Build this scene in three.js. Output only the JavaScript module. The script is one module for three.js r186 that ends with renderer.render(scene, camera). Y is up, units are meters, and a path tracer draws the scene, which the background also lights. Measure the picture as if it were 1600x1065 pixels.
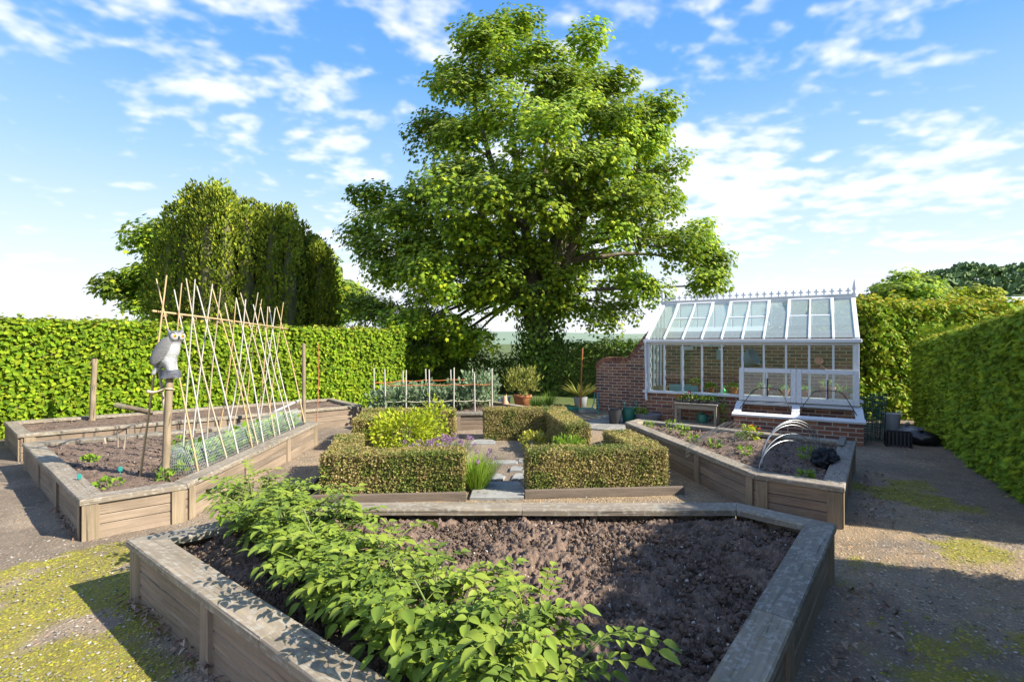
import * as THREE from 'three';
import { mergeGeometries } from 'three/addons/utils/BufferGeometryUtils.js';
import { MarchingCubes } from 'three/addons/objects/MarchingCubes.js';
import { RoundedBoxGeometry } from 'three/addons/geometries/RoundedBoxGeometry.js';

// ---------------------------------------------------------------- camera, sky, sun, exposure
const scene = new THREE.Scene();
const camera = new THREE.PerspectiveCamera(67.3, 1024 / 681, 0.1, 3000);
camera.position.set(0, 1.75, 0);
camera.lookAt(0, 1.752, -1);
const renderer = new THREE.WebGLRenderer();
renderer.toneMapping = THREE.LinearToneMapping;
renderer.toneMappingExposure = 2.55;
renderer.shadowMap.enabled = true;

function rng(seed) { let a = seed >>> 0; return () => { a = (a + 0x6D2B79F5) | 0; let t = Math.imul(a ^ (a >>> 15), 1 | a); t = (t + Math.imul(t ^ (t >>> 7), 61 | t)) ^ t; return ((t ^ (t >>> 14)) >>> 0) / 4294967296; }; }
const hash = (x, y, z) => { let h = Math.imul(x | 0, 374761393) + Math.imul(y | 0, 668265263) + Math.imul(z | 0, 2147483647 ^ 0x5bd1e995); h = Math.imul(h ^ (h >>> 13), 1274126177); return ((h ^ (h >>> 16)) >>> 0) / 4294967296; };
const sm = (t) => t * t * (3 - 2 * t), lerp = (a, b, t) => a + (b - a) * t, clamp = (x, a = 0, b = 1) => Math.min(b, Math.max(a, x)), step = (a, b, x) => sm(clamp((x - a) / (b - a)));
function noise(x, y, z = 0) {
  const i = Math.floor(x), j = Math.floor(y), k = Math.floor(z), u = sm(x - i), v = sm(y - j), w = sm(z - k);
  const a = lerp(lerp(hash(i, j, k), hash(i + 1, j, k), u), lerp(hash(i, j + 1, k), hash(i + 1, j + 1, k), u), v);
  if (w === 0) return a;
  return lerp(a, lerp(lerp(hash(i, j, k + 1), hash(i + 1, j, k + 1), u), lerp(hash(i, j + 1, k + 1), hash(i + 1, j + 1, k + 1), u), v), w);
}
function fbm(x, y, z = 0, o = 4) { let s = 0, a = 0.5, n = 0; for (let i = 0; i < o; i++) { s += a * noise(x, y, z); n += a; a *= 0.5; x = x * 2.03 + 17.1; y = y * 2.03 + 5.7; z *= 2.03; } return s / n; }

{ // a blue summer sky with broken thin cloud, paler towards the horizon
  const W = 3072, H = 1536, data = new Float32Array(W * H * 4);
  const stops = [[0, 0.88, 0.91, 0.95], [0.08, 0.82, 0.88, 0.96], [0.18, 0.60, 0.76, 0.95], [0.3, 0.36, 0.59, 0.91], [0.45, 0.16, 0.40, 0.84], [0.62, 0.095, 0.30, 0.76], [1, 0.06, 0.22, 0.62]];
  for (let r = 0; r < H; r++) {
    const el = ((r + 0.5) / H - 0.5) * Math.PI, y = Math.sin(el);
    let k = 0; const yy = Math.max(0, y); while (k < stops.length - 2 && stops[k + 1][0] < yy) k++;
    const t = clamp((yy - stops[k][0]) / (stops[k + 1][0] - stops[k][0])), base = [1, 2, 3].map((c) => lerp(stops[k][c], stops[k + 1][c], t));
    for (let c = 0; c < W; c++) {
      const o = (r * W + c) * 4; let m = 0;
      if (y > 0.02) {
        const az = ((c + 0.5) / W - 0.5) * 2 * Math.PI, q = 1 / (y + 0.12), px = Math.cos(az) * Math.cos(el) * q, pz = Math.sin(az) * Math.cos(el) * q;
        const w = fbm(px * 1.3 + 4, pz * 1.3 + 9, 3.3, 3), big = fbm(px * 0.75 + 21.4, pz * 0.75 + 3.2, 1.5, 3);
        const f = fbm(px * 4.6 + w * 1.8 + 8, pz * 6.2 + w * 1.4, 7.7, 6), g = fbm(px * 15 + w * 3, pz * 18 + w * 2, 2.2, 4);
        m = step(0.49, 0.72, f * 0.6 + g * 0.4 + (big - 0.5) * 0.7) * 0.8 * step(0.02, 0.16, y);
      }
      for (let i = 0; i < 3; i++) data[o + i] = 0.50 * lerp(base[i], [0.97, 0.98, 1.0][i], m);
      data[o + 3] = 1;
    }
  }
  const tex = new THREE.DataTexture(data, W, H, THREE.RGBAFormat, THREE.FloatType);
  tex.mapping = THREE.EquirectangularReflectionMapping; tex.magFilter = THREE.LinearFilter; tex.needsUpdate = true;
  scene.background = tex; scene.environment = tex;
}
const sun = new THREE.DirectionalLight(new THREE.Color(1, 0.92, 0.76), 4.8);
sun.position.set(0.783 * 40, 0.559 * 40, 0.270 * 40); sun.target.position.set(0, 0, -8); sun.position.z -= 8;
sun.castShadow = true; sun.shadow.mapSize.set(4096, 4096);
Object.assign(sun.shadow.camera, { left: -25, right: 25, top: 25, bottom: -25, near: 1, far: 120 });
scene.add(sun, sun.target);

// ---------------------------------------------------------------- helpers
const taken = new Map();
function numbered(name) { const n = taken.get(name) ?? 0; taken.set(name, n + 1); return n ? name + '_' + String(n).padStart(3, '0') : name; }
const V = (x, h, z) => new THREE.Vector3(x, h, -z);            // x right, h up, z metres away from the camera
function shade(o) { o.traverse((m) => { if (m.isMesh) { m.castShadow = true; m.receiveShadow = true; } }); return o; }
function thing(name, label, category, [x, h, z] = [0, 0, 0], turn = 0, group) {
  const o = new THREE.Group(); o.name = numbered(name); o.position.set(x, h, -z); o.rotation.y = turn; o.userData = { label, category };
  if (group) o.userData.group = group;
  scene.add(o); return o;
}
function part(name, geometry, material, parent, kind) {
  const m = new THREE.Mesh(Array.isArray(geometry) ? mergeGeometries(geometry.map(plain)) : geometry, material); m.name = parent === scene ? numbered(name) : name; m.castShadow = m.receiveShadow = true;
  if (kind) m.userData.kind = kind;
  parent.add(m); return m;
}
function plain(g) { const q = g.index ? g.toNonIndexed() : g; for (const k of Object.keys(q.attributes)) if (!['position', 'normal', 'uv'].includes(k)) q.deleteAttribute(k); return q; }
function structure(name, geometry, material) { const m = part(name, geometry, material, scene); m.userData.kind = 'structure'; return m; }
function copyOf(o, label, group) { const c = o.clone(); c.name = numbered(o.name.replace(/_\d{3}$/, '')); c.userData = { ...o.userData }; if (label) c.userData.label = label; if (group) c.userData.group = group; scene.add(c); return c; }
function geo(pos, uv, index) { const g = new THREE.BufferGeometry(); g.setAttribute('position', new THREE.Float32BufferAttribute(pos, 3)); if (uv) g.setAttribute('uv', new THREE.Float32BufferAttribute(uv, 2)); if (index) g.setIndex(index); g.computeVertexNormals(); return g; }
function box(w, h, d, x = 0, y = 0, z = 0) { return new THREE.BoxGeometry(w, h, d).translate(x, y, z); }
function rbox(w, h, d, x = 0, y = 0, z = 0, r = 0.006) { return new RoundedBoxGeometry(w, h, d, 1, Math.min(r, w / 3, h / 3, d / 3)).translate(x, y, z); }
function tube(points, r0, r1 = r0, radial = 6, steps = points.length * 3) {
  const curve = points.length > 2 ? new THREE.CatmullRomCurve3(points) : new THREE.LineCurve3(...points), n = points.length > 2 ? steps : 1, f = curve.computeFrenetFrames(n, false), pos = [], uv = [], idx = [], L = curve.getLength();
  for (let i = 0; i <= n; i++) {
    const p = curve.getPointAt(i / n), r = lerp(r0, r1, i / n);
    for (let j = 0; j <= radial; j++) { const a = (j / radial) * Math.PI * 2, c = Math.cos(a) * r, s = Math.sin(a) * r; pos.push(p.x + f.normals[i].x * c + f.binormals[i].x * s, p.y + f.normals[i].y * c + f.binormals[i].y * s, p.z + f.normals[i].z * c + f.binormals[i].z * s); uv.push((i / n) * L, (j / radial) * r0 * 6.28); }
  }
  for (let i = 0; i < n; i++) for (let j = 0; j < radial; j++) { const a = i * (radial + 1) + j, b = a + radial + 1; idx.push(a, b, a + 1, b, b + 1, a + 1); }
  const caps = pos.length / 3; for (const i of [0, n]) { const p = curve.getPointAt(i / n); pos.push(p.x, p.y, p.z); uv.push(0, 0); }
  for (let j = 0; j < radial; j++) { idx.push(caps, j, j + 1); const a = n * (radial + 1) + j; idx.push(caps + 1, a + 1, a); }
  return geo(pos, uv, idx);
}
const rod = (a, b, r0, r1 = r0, k = 6) => tube([a, b], r0, r1, k);
function lathe(pts, seg = 20) { return new THREE.LatheGeometry(pts.map(([r, y]) => new THREE.Vector2(r, y)), seg); }
const inside = (p, x, z) => { let c = false; for (let i = 0, j = p.length - 1; i < p.length; j = i++) if ((p[i][1] > z) !== (p[j][1] > z) && x < ((p[j][0] - p[i][0]) * (z - p[i][1])) / (p[j][1] - p[i][1]) + p[i][0]) c = !c; return c; };
const edgeDist = (p, x, z) => { let m = 1e9; for (let i = 0, j = p.length - 1; i < p.length; j = i++) { const dx = p[i][0] - p[j][0], dz = p[i][1] - p[j][1], t = clamp(((x - p[j][0]) * dx + (z - p[j][1]) * dz) / (dx * dx + dz * dz)); m = Math.min(m, Math.hypot(x - p[j][0] - dx * t, z - p[j][1] - dz * t)); } return m; };

// ---------------------------------------------------------------- textures (grain, stains, chips) and materials
function texture(w, h, fn, data = false) {
  const d = new Uint8Array(w * h * 4);
  for (let y = 0; y < h; y++) for (let x = 0; x < w; x++) { const c = fn(x / w, y / h, x, y), o = (y * w + x) * 4; for (let k = 0; k < 3; k++) { const v = clamp(Array.isArray(c) ? c[k] : c); d[o + k] = 255 * (data ? v : v <= 0.0031308 ? v * 12.92 : 1.055 * Math.pow(v, 1 / 2.4) - 0.055); } d[o + 3] = 255; }
  const t = new THREE.DataTexture(d, w, h); t.wrapS = t.wrapT = THREE.RepeatWrapping; t.magFilter = THREE.LinearFilter; t.minFilter = THREE.LinearMipmapLinearFilter; t.generateMipmaps = true; if (!data) t.colorSpace = THREE.SRGBColorSpace; t.needsUpdate = true; return t;
}
// noise that tiles: px by py cells over the unit square
function tn(u, v, px, py, s) { const x = u * px, y = v * py, i = Math.floor(x), j = Math.floor(y), a = sm(x - i), b = sm(y - j), h = (m, n) => hash(((m % px) + px) % px, ((n % py) + py) % py, s); return lerp(lerp(h(i, j), h(i + 1, j), a), lerp(h(i, j + 1), h(i + 1, j + 1), a), b); }
function tf(u, v, px, py, s, o = 4) { let r = 0, a = 0.5, n = 0; for (let i = 0; i < o; i++) { r += a * tn(u, v, px, py, s + i); n += a; a *= 0.55; px *= 2; py *= 2; } return r / n; }
// cells: tiling scatter of chips; gives [distance 0..1 in the nearest chip, its random value]
function chips(u, v, n, s) { const x = u * n, y = v * n, i = Math.floor(x), j = Math.floor(y); let d = 9, id = 0; for (let a = -1; a < 2; a++) for (let b = -1; b < 2; b++) { const ci = (((i + a) % n) + n) % n, cj = (((j + b) % n) + n) % n, h1 = hash(ci, cj, s), h2 = hash(ci, cj, s + 1), h3 = hash(ci, cj, s + 2), ex = x - i - a - h1, ey = y - j - b - h2, q = Math.hypot(ex * (0.7 + h3 * 0.8), ey * (1.4 - h3 * 0.7)) / (0.28 + 0.4 * h3); if (q < d) { d = q; id = hash(ci, cj, s + 3); } } return [d, id]; }

function woodMap(seed, tone, lichen) {
  return texture(1024, 256, (u, v) => {
    const wu = u + 0.02 * tf(u, v, 12, 6, seed + 70, 3), wv = v + 0.05 * tf(u, v, 10, 5, seed + 80, 3) + 0.012 * Math.sin(u * 6.283 * 2);
    const g = tf(wu, wv, 3, 26, seed, 4), f = tf(wu, wv, 10, 110, seed + 9, 2), st = tf(wu, wv, 5, 3, seed + 20, 5), crack = step(0.84, 0.92, tn(wu, wv, 4, 54, seed + 31)), li = step(0.52, 0.68, tf(wu + 0.01 * f, wv + 0.03 * f, 70, 18, seed + 40, 5)) * lichen, ye = step(0.62, 0.7, tf(wu, wv, 44, 12, seed + 60, 5)) * lichen;
    const k = (0.78 + 0.36 * (g - 0.5) + 0.22 * (f - 0.5)) * (0.66 + 0.7 * st) * (1 - 0.5 * crack) * 1.12;
    let c = [tone[0] * k, tone[1] * k, tone[2] * k];
    c = c.map((x, i) => lerp(x, [0.44, 0.43, 0.38][i] * (0.6 + 0.6 * f), li * 0.4)); return c.map((x, i) => lerp(x, [0.34, 0.28, 0.10][i], ye * 0.16));
  });
}
const woodBump = texture(512, 256, (u, v) => 0.6 * tf(u, v, 3, 48, 4, 4) + 0.4 * tn(u, v, 5, 90, 8), true);
const wood = (map, rough = 0.85) => new THREE.MeshStandardMaterial({ map, roughness: rough, bumpMap: woodBump, bumpScale: 0.004 });
const M = {};
M.cap = [[0.225, 0.188, 0.148], [0.255, 0.212, 0.16], [0.19, 0.168, 0.14]].map((t, i) => wood(woodMap(11 + i * 97, t, 1)));
M.board = [[0.215, 0.16, 0.118], [0.245, 0.187, 0.138], [0.19, 0.148, 0.115]].map((t, i) => wood(woodMap(400 + i * 83, t, 0.15)));
M.post = wood(woodMap(733, [0.25, 0.195, 0.132], 0.1));
M.cane = [[0.42, 0.30, 0.16], [0.36, 0.30, 0.23], [0.40, 0.38, 0.36]].map((c) => new THREE.MeshStandardMaterial({ color: new THREE.Color().setRGB(...c), roughness: 0.6, bumpMap: woodBump, bumpScale: 0.001 }));
M.bark = (() => { const f = (u, v) => tf(u, v, 10, 30, 91, 4); return new THREE.MeshStandardMaterial({ map: texture(256, 256, (u, v) => { const k = 0.4 + f(u, v), l = step(0.6, 0.66, tf(u, v, 8, 8, 55, 3)); return [lerp(0.13 * k, 0.2, l * 0.5), lerp(0.105 * k, 0.2, l * 0.5), lerp(0.075 * k, 0.13, l * 0.5)]; }), roughness: 0.95, bumpMap: texture(256, 256, f, true), bumpScale: 0.03 }); })();
const plainMat = (c, roughness = 0.7, more = {}) => new THREE.MeshStandardMaterial({ color: new THREE.Color().setRGB(...c), roughness, ...more });
const speck = texture(512, 512, (u, v) => 0.82 + 0.36 * (tf(u, v, 12, 12, 5, 4) - 0.5) - 0.25 * step(0.66, 0.72, tf(u, v, 20, 20, 77, 3)));
M.white = plainMat([0.74, 0.76, 0.80], 0.5, { map: speck });
M.whiteOld = plainMat([0.66, 0.69, 0.74], 0.6, { map: speck });
M.brick = [[0.30, 0.125, 0.078], [0.235, 0.094, 0.064], [0.35, 0.16, 0.09], [0.165, 0.078, 0.06]].map((c) => plainMat(c, 0.9, { map: speck, bumpMap: speck, bumpScale: 0.003 }));
M.mortar = plainMat([0.52, 0.46, 0.38], 0.95, { map: speck });
M.glass = new THREE.MeshPhysicalMaterial({ color: new THREE.Color(0.95, 0.98, 0.97), roughness: 0.02, transmission: 1, thickness: 0, ior: 1.5 });
M.roofGlass = new THREE.MeshPhysicalMaterial({ color: new THREE.Color(0.80, 0.87, 0.85), roughness: 0.22, transmission: 0.82, thickness: 0, ior: 1.5, roughnessMap: speck });
M.black = plainMat([0.012, 0.012, 0.014], 0.5);
M.terracotta = plainMat([0.42, 0.16, 0.07], 0.85, { map: speck });
M.stone = plainMat([0.30, 0.30, 0.29], 0.9, { map: speck, bumpMap: speck, bumpScale: 0.006 });
M.stalk = plainMat([0.13, 0.17, 0.05], 0.8);
M.twig = plainMat([0.15, 0.15, 0.055], 0.95, { map: speck });

const gravelTex = texture(1024, 1024, (u, v) => { const [d, id] = chips(u, v, 60, 3), [d2, id2] = chips(u, v, 130, 40), b = 0.5 + 0.35 * (tf(u, v, 10, 10, 71, 5) - 0.5); let k = b * (0.75 + 0.35 * id2 * (d2 < 0.8)); let c = [k, k * 0.97, k * 0.93]; if (d < 0.75 && id > 0.62) { const q = 0.45 + 0.55 * (id - 0.62) / 0.38; c = id > 0.9 ? [q * 0.75, q * 0.6, q * 0.5] : [q, q * 0.98, q * 0.95]; } return c; });
const gravelBump = texture(1024, 1024, (u, v) => { const [d, id] = chips(u, v, 60, 3), [d2] = chips(u, v, 130, 40); return 0.3 * tf(u, v, 10, 10, 71, 5) + (id > 0.5 ? 0.5 * clamp(1 - d) : 0) + 0.2 * clamp(1 - d2); }, true);
const soilTex = texture(1024, 1024, (u, v) => { const [d, id] = chips(u, v, 48, 300), f = tf(u, v, 14, 14, 310, 5), g = tf(u, v, 60, 60, 330, 3); let k = 0.5 + 0.6 * (f - 0.5) + 0.5 * (g - 0.5); let c = [0.25 * k, 0.172 * k, 0.130 * k]; if (d < 0.34 && id > 0.8) c = id > 0.9 ? [0.36, 0.32, 0.28] : [0.26, 0.19, 0.14]; return c; });
const soilBump = texture(1024, 1024, (u, v) => 0.6 * tf(u, v, 20, 20, 310, 5) + 0.4 * tf(u, v, 70, 70, 330, 3), true);
M.soil = new THREE.MeshStandardMaterial({ map: soilTex, roughness: 1, bumpMap: soilBump, bumpScale: 0.02 });
M.ground = new THREE.MeshStandardMaterial({ map: gravelTex, roughness: 0.97, bumpMap: gravelBump, bumpScale: 0.012, vertexColors: true });

// leaves: sheets with a fold along the middle, long axis +y, face +z
function leafGeo(len, wid, fold = 0.18, bend = 0.1, wide = 0.42) {
  const pos = [], idx = [], rows = [[0, 0.06], [wide * 0.5, 0.8], [wide, 1], [0.74, 0.62], [1, 0]];
  for (const [t, w] of rows) for (const s of [-1, 0, 1]) pos.push((s * w * wid) / 2, t * len, Math.abs(s) * w * fold * wid - bend * len * t * t);
  for (let r = 0; r < rows.length - 1; r++) for (let c = 0; c < 2; c++) { const a = r * 3 + c, b = a + 3; idx.push(a, a + 1, b + 1, a, b + 1, b); }
  return geo(pos, pos.filter((_, i) => i % 3 < 2), idx);
}
function mapleGeo(s) { // five-lobed leaf
  const out = [[0, 0.02], [0.26, 0.05], [0.52, 0.22], [0.3, 0.34], [0.5, 0.66], [0.2, 0.6], [0, 1.0], [-0.2, 0.6], [-0.5, 0.66], [-0.3, 0.34], [-0.52, 0.22], [-0.26, 0.05]], pos = [0, 0.34 * s, 0.03 * s], idx = [];
  for (const [x, y] of out) pos.push(x * s, y * s, -(x * x + (y - 0.34) ** 2) * 0.28 * s);
  for (let i = 0; i < out.length; i++) idx.push(0, 1 + ((i + 1) % out.length), 1 + i);
  return geo(pos, pos.filter((_, i) => i % 3 < 2), idx);
}
function sprayGeo(len, wid, pairs) { // yew spray: needles in two ranks
  const pos = [], idx = [];
  for (let i = 0; i < pairs; i++) for (const s of [-1, 1]) { const y = (i / pairs) * len * 0.85, l = wid * (0.62 - 0.3 * (i / pairs)), w = len * 0.045, b = pos.length / 3; pos.push(0, y - w, 0, s * l, y + l * 0.75, -0.12 * l, 0, y + w * 1.6, 0); idx.push(b, b + 1, b + 2); }
  const b = pos.length / 3; pos.push(-0.04 * wid, 0, 0, 0.04 * wid, 0, 0, 0, len, 0); idx.push(b, b + 1, b + 2);
  return geo(pos, pos.filter((_, i) => i % 3 < 2), idx);
}
const leafMat = (transmission = 0.35, roughness = 0.85) => new THREE.MeshPhysicalMaterial({ color: 0xffffff, roughness, transmission, thickness: 0, side: THREE.DoubleSide, ior: 1.35, specularIntensity: 0.4 });
M.leaf = leafMat(0.45); M.leafGloss = leafMat(0.25, 0.5); M.needle = leafMat(0.2, 0.8);
const G = { maple: mapleGeo(1), beech: leafGeo(1, 0.66, 0.15, 0.14), box: leafGeo(1, 0.6, 0.2, 0.05), spray: sprayGeo(1, 0.62, 6), lance: leafGeo(1, 0.3, 0.2, 0.22), strap: leafGeo(1, 0.06, 0.3, 0.25, 0.3), blade: leafGeo(1, 0.022, 0.2, 0.16, 0.3), round: leafGeo(1, 0.8, 0.12, 0.1) };
const X = new THREE.Vector3(), Y = new THREE.Vector3(), Z = new THREE.Vector3(), MX = new THREE.Matrix4();
class Leaves {
  constructor() { this.m = []; this.c = []; }
  add(p, tip, face, size, color) {
    Y.copy(tip).normalize(); X.crossVectors(Y, face); if (X.lengthSq() < 1e-6) X.set(1, 0, 0); X.normalize(); Z.crossVectors(X, Y);
    MX.makeBasis(X, Y, Z).scale(new THREE.Vector3(size, size, size)).setPosition(p.x, p.y, p.z); this.m.push(...MX.elements); this.c.push(...color);
  }
  mesh(name, g, material, parent) {
    const n = this.m.length / 16, im = new THREE.InstancedMesh(g, material, n); im.instanceMatrix.array.set(this.m); im.instanceColor = new THREE.InstancedBufferAttribute(new Float32Array(this.c), 3);
    im.name = parent === scene ? numbered(name) : name; im.userData.kind = 'stuff'; im.castShadow = im.receiveShadow = true; parent.add(im); return im;
  }
}
const rv = (r) => new THREE.Vector3(r() * 2 - 1, r() * 2 - 1, r() * 2 - 1).normalize();
const pick = (pal, r, k = 1) => { const a = pal[Math.floor(r() * pal.length)], b = pal[Math.floor(r() * pal.length)], t = r(), v = (0.8 + 0.4 * r()) * k; return [lerp(a[0], b[0], t) * v, lerp(a[1], b[1], t) * v, lerp(a[2], b[2], t) * v]; };
const PAL = {
  maple: [[0.323, 0.437, 0.022], [0.195, 0.323, 0.027], [0.421, 0.486, 0.025], [0.138, 0.251, 0.036]],
  beech: [[0.261, 0.392, 0.017], [0.166, 0.297, 0.014], [0.356, 0.427, 0.024], [0.119, 0.226, 0.014]],
  yewHedge: [[0.259, 0.380, 0.029], [0.183, 0.304, 0.027], [0.364, 0.425, 0.025], [0.136, 0.228, 0.029]],
  yew: [[0.232, 0.295, 0.027], [0.160, 0.223, 0.027], [0.339, 0.356, 0.029], [0.117, 0.178, 0.025]],
  boxwood: [[0.450, 0.344, 0.146], [0.356, 0.305, 0.099], [0.251, 0.291, 0.060], [0.529, 0.409, 0.218], [0.225, 0.198, 0.079]],
  dark: [[0.098, 0.167, 0.025], [0.069, 0.125, 0.022], [0.140, 0.217, 0.027]],
  gold: [[0.393, 0.462, 0.022], [0.300, 0.393, 0.022], [0.462, 0.485, 0.037]],
  potato: [[0.100, 0.220, 0.030], [0.130, 0.260, 0.035]],
  glaucous: [[0.200, 0.280, 0.160], [0.150, 0.240, 0.110], [0.270, 0.340, 0.220]],
  herb: [[0.187, 0.330, 0.028], [0.143, 0.264, 0.025], [0.264, 0.396, 0.035]],
  olive: [[0.280, 0.300, 0.060], [0.200, 0.250, 0.050], [0.360, 0.330, 0.090]],
  boxGreen: [[0.17, 0.24, 0.04], [0.12, 0.18, 0.035], [0.24, 0.27, 0.06], [0.28, 0.24, 0.09]],
};

// ---------------------------------------------------------------- beds: their plans are needed by the ground as well (x right, z away)
const PLAN = {
  front: [[-2.64, 3.50], [-1.72, 4.32], [1.89, 4.32], [2.41, 3.80], [0.33, 1.17]],
  left: [[-3.77, 4.46], [-6.72, 7.02], [-3.78, 9.12], [-3.32, 8.80], [-3.16, 4.98]],
  right: [[1.90, 8.62], [2.22, 9.0], [4.70, 6.98], [3.08, 4.74], [2.47, 5.22]],
  far: [[-3.0, 10.3], [-1.0, 13.0], [0.85, 10.62], [0.6, 10.32], [-2.75, 10.02]],
  side: [[-8.64, 8.70], [-4.35, 12.35], [-3.2, 10.95], [-7.2, 7.45]],
};
const inBed = (x, z) => Object.values(PLAN).some((p) => inside(p, x, z));

// ---------------------------------------------------------------- ground
{
  const dense = (a, b, s, out) => { const l = []; for (let x = a; x <= b + 1e-6; x += s) l.push(x); const lo = [], hi = []; let d = s * 2, p = a, q = b; while (q - b < out) { p -= d; q += d; lo.unshift(p); hi.push(q); d *= 1.6; } return [...lo, ...l, ...hi]; };
  const xs = dense(-9, 9, 0.05, 900), zs = dense(0.6, 12.6, 0.05, 900), pos = [], uv = [], col = [], idx = [], mossAt = [];
  for (const z of zs) for (const x of xs) {
    const near = x > -12 && x < 12 && z > 0 && z < 16, f = near ? fbm(x * 0.9 + 40, z * 0.9, 2, 4) : 0.5, g = near ? fbm(x * 5, z * 5 + 9, 4, 4) : 0.5;
    pos.push(x, near ? (f - 0.5) * 0.03 + (g - 0.5) * 0.012 : 0, -z); uv.push(x / 1.6, z / 1.6);
    let c = [0.51, 0.41, 0.31]; const mix = (d, t) => { c = c.map((v, i) => lerp(v, d[i], clamp(t))); };
    mix([0.36, 0.29, 0.225], step(0.45, 0.62, f));
    const tan = step(0.7, 0.1, edgeDist([[-2.3, 5.5], [2.0, 5.9], [1.7, 9.6], [-2.8, 9.2]], x, z)) * step(0.35, 0.55, g + 0.12); mix([0.56, 0.42, 0.255], tan * 0.85);
    mix([0.56, 0.41, 0.25], step(1.5, 0.4, Math.hypot((x - 3.4) * 0.6, z - 4.6)) * step(0.35, 0.6, g + 0.1) * 0.8);
    // moss in cushions on the trodden ground
    let zone = step(1.9, 0.3, Math.hypot((x + 3.5) * 0.7, (z - 2.7) * 0.8)) + 0.75 * step(1.7, 0.3, Math.hypot((x - 2.7) * 0.9, (z - 2.7) * 0.75)) + 0.6 * step(0.9, 0.1, Math.hypot((x - 3.9) * 0.8, (z - 4.35) * 1.6)) + 0.8 * step(1.0, 0.2, Math.hypot(x - 4.6, (z - 5.9) * 0.8)) + 0.35 * step(0.9, 0.2, Math.hypot(x + 3.1, z - 4.1));
    const moss = step(0.44, 0.56, fbm(x * 2.2 + 7, z * 2.2, 9, 5) * 0.6 + g * 0.4 + (clamp(zone) - 0.62) * 0.42);
    mossAt.push(moss * clamp(zone * 2)); mix([0.44, 0.40, 0.03], 0.8 * moss * clamp(zone * 2));
    if (z > 12.9 || x < -9 || x > 9) mix([0.16, 0.24, 0.05], step(12.9, 14.5, z) + step(9, 11, Math.abs(x)));
    col.push(...c);
  }
  const n = xs.length; for (let j = 0; j < zs.length - 1; j++) for (let i = 0; i < n - 1; i++) { const a = j * n + i; idx.push(a, a + 1, a + n + 1, a, a + n + 1, a + n); }
  const g = geo(pos, uv, idx); g.setAttribute('color', new THREE.Float32BufferAttribute(col, 3));
  structure('ground', g, M.ground);
  // stone chips lying loose on the paths
  const r = rng(5), L = new Leaves(), chip = new THREE.IcosahedronGeometry(0.5, 0).scale(1, 0.8, 0.35);
  for (let i = 0; i < 42000; i++) { const z = 1.9 + r() ** 1.5 * 9, x = (r() * 2 - 1) * Math.min(7.5, z * 1.05); if (inBed(x, z)) continue; const s = 0.005 + 0.02 * r() ** 4; const k = 0.12 + 0.36 * r() ** 2; L.add(V(x, 0.004, z), rv(r).setY(0), new THREE.Vector3(0.3 * (r() - 0.5), 1, 0.3 * (r() - 0.5)), s, [k, k * 0.93, k * 0.84]); }
  const mo = new Leaves(), cushion = new THREE.IcosahedronGeometry(0.5, 0).scale(1, 1, 0.3), nz = zs.length;
  for (let i = 0; i < 190000; i++) { const z = 1.7 + r() * 6, x = (r() * 2 - 1) * 6.2; if (inBed(x, z)) continue; const a = xs.findIndex((v) => v > x), b = zs.findIndex((v) => v > z), m = mossAt[b * xs.length + a] * (0.3 + fbm(x * 11, z * 11, 3, 3) * 1.5 - 0.35); if (r() > m) continue; const k = 0.7 + 0.6 * r(), y = r() < 0.6; mo.add(V(x, pos[(b * xs.length + a) * 3 + 1] + 0.001, z), rv(r).setY(0), new THREE.Vector3(0.4 * (r() - 0.5), 1, 0.4 * (r() - 0.5)), 0.008 + 0.018 * r() ** 2, (y ? [0.25, 0.235, 0.018] : [0.16, 0.175, 0.02]).map((v) => v * k)); }
  mo.mesh('moss', cushion, plainMat([1, 1, 1], 1), scene).userData.label = 'yellow green moss cushions on the trodden paths';
  L.mesh('gravel', chip, plainMat([1, 1, 1], 0.9), scene).userData.label = 'loose stone chips strewn over the garden paths';
}

// ---------------------------------------------------------------- raised beds
function insetPoly(p, d) { // p counter-clockwise or clockwise, moved inwards by d
  const n = p.length, area = p.reduce((s, a, i) => { const b = p[(i + 1) % n]; return s + a[0] * b[1] - b[0] * a[1]; }, 0), sg = Math.sign(area), out = [];
  for (let i = 0; i < n; i++) {
    const a = p[(i + n - 1) % n], b = p[i], c = p[(i + 1) % n], e = (s, t) => { const l = Math.hypot(t[0] - s[0], t[1] - s[1]); return [(t[0] - s[0]) / l, (t[1] - s[1]) / l]; }, u = e(a, b), v = e(b, c), nu = [-u[1] * sg, u[0] * sg], nv = [-v[1] * sg, v[0] * sg], k = d / (1 + nu[0] * nv[0] + nu[1] * nv[1]);
    out.push([b[0] + (nu[0] + nv[0]) * k, b[1] + (nu[1] + nv[1]) * k]);
  }
  return out;
}
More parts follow.
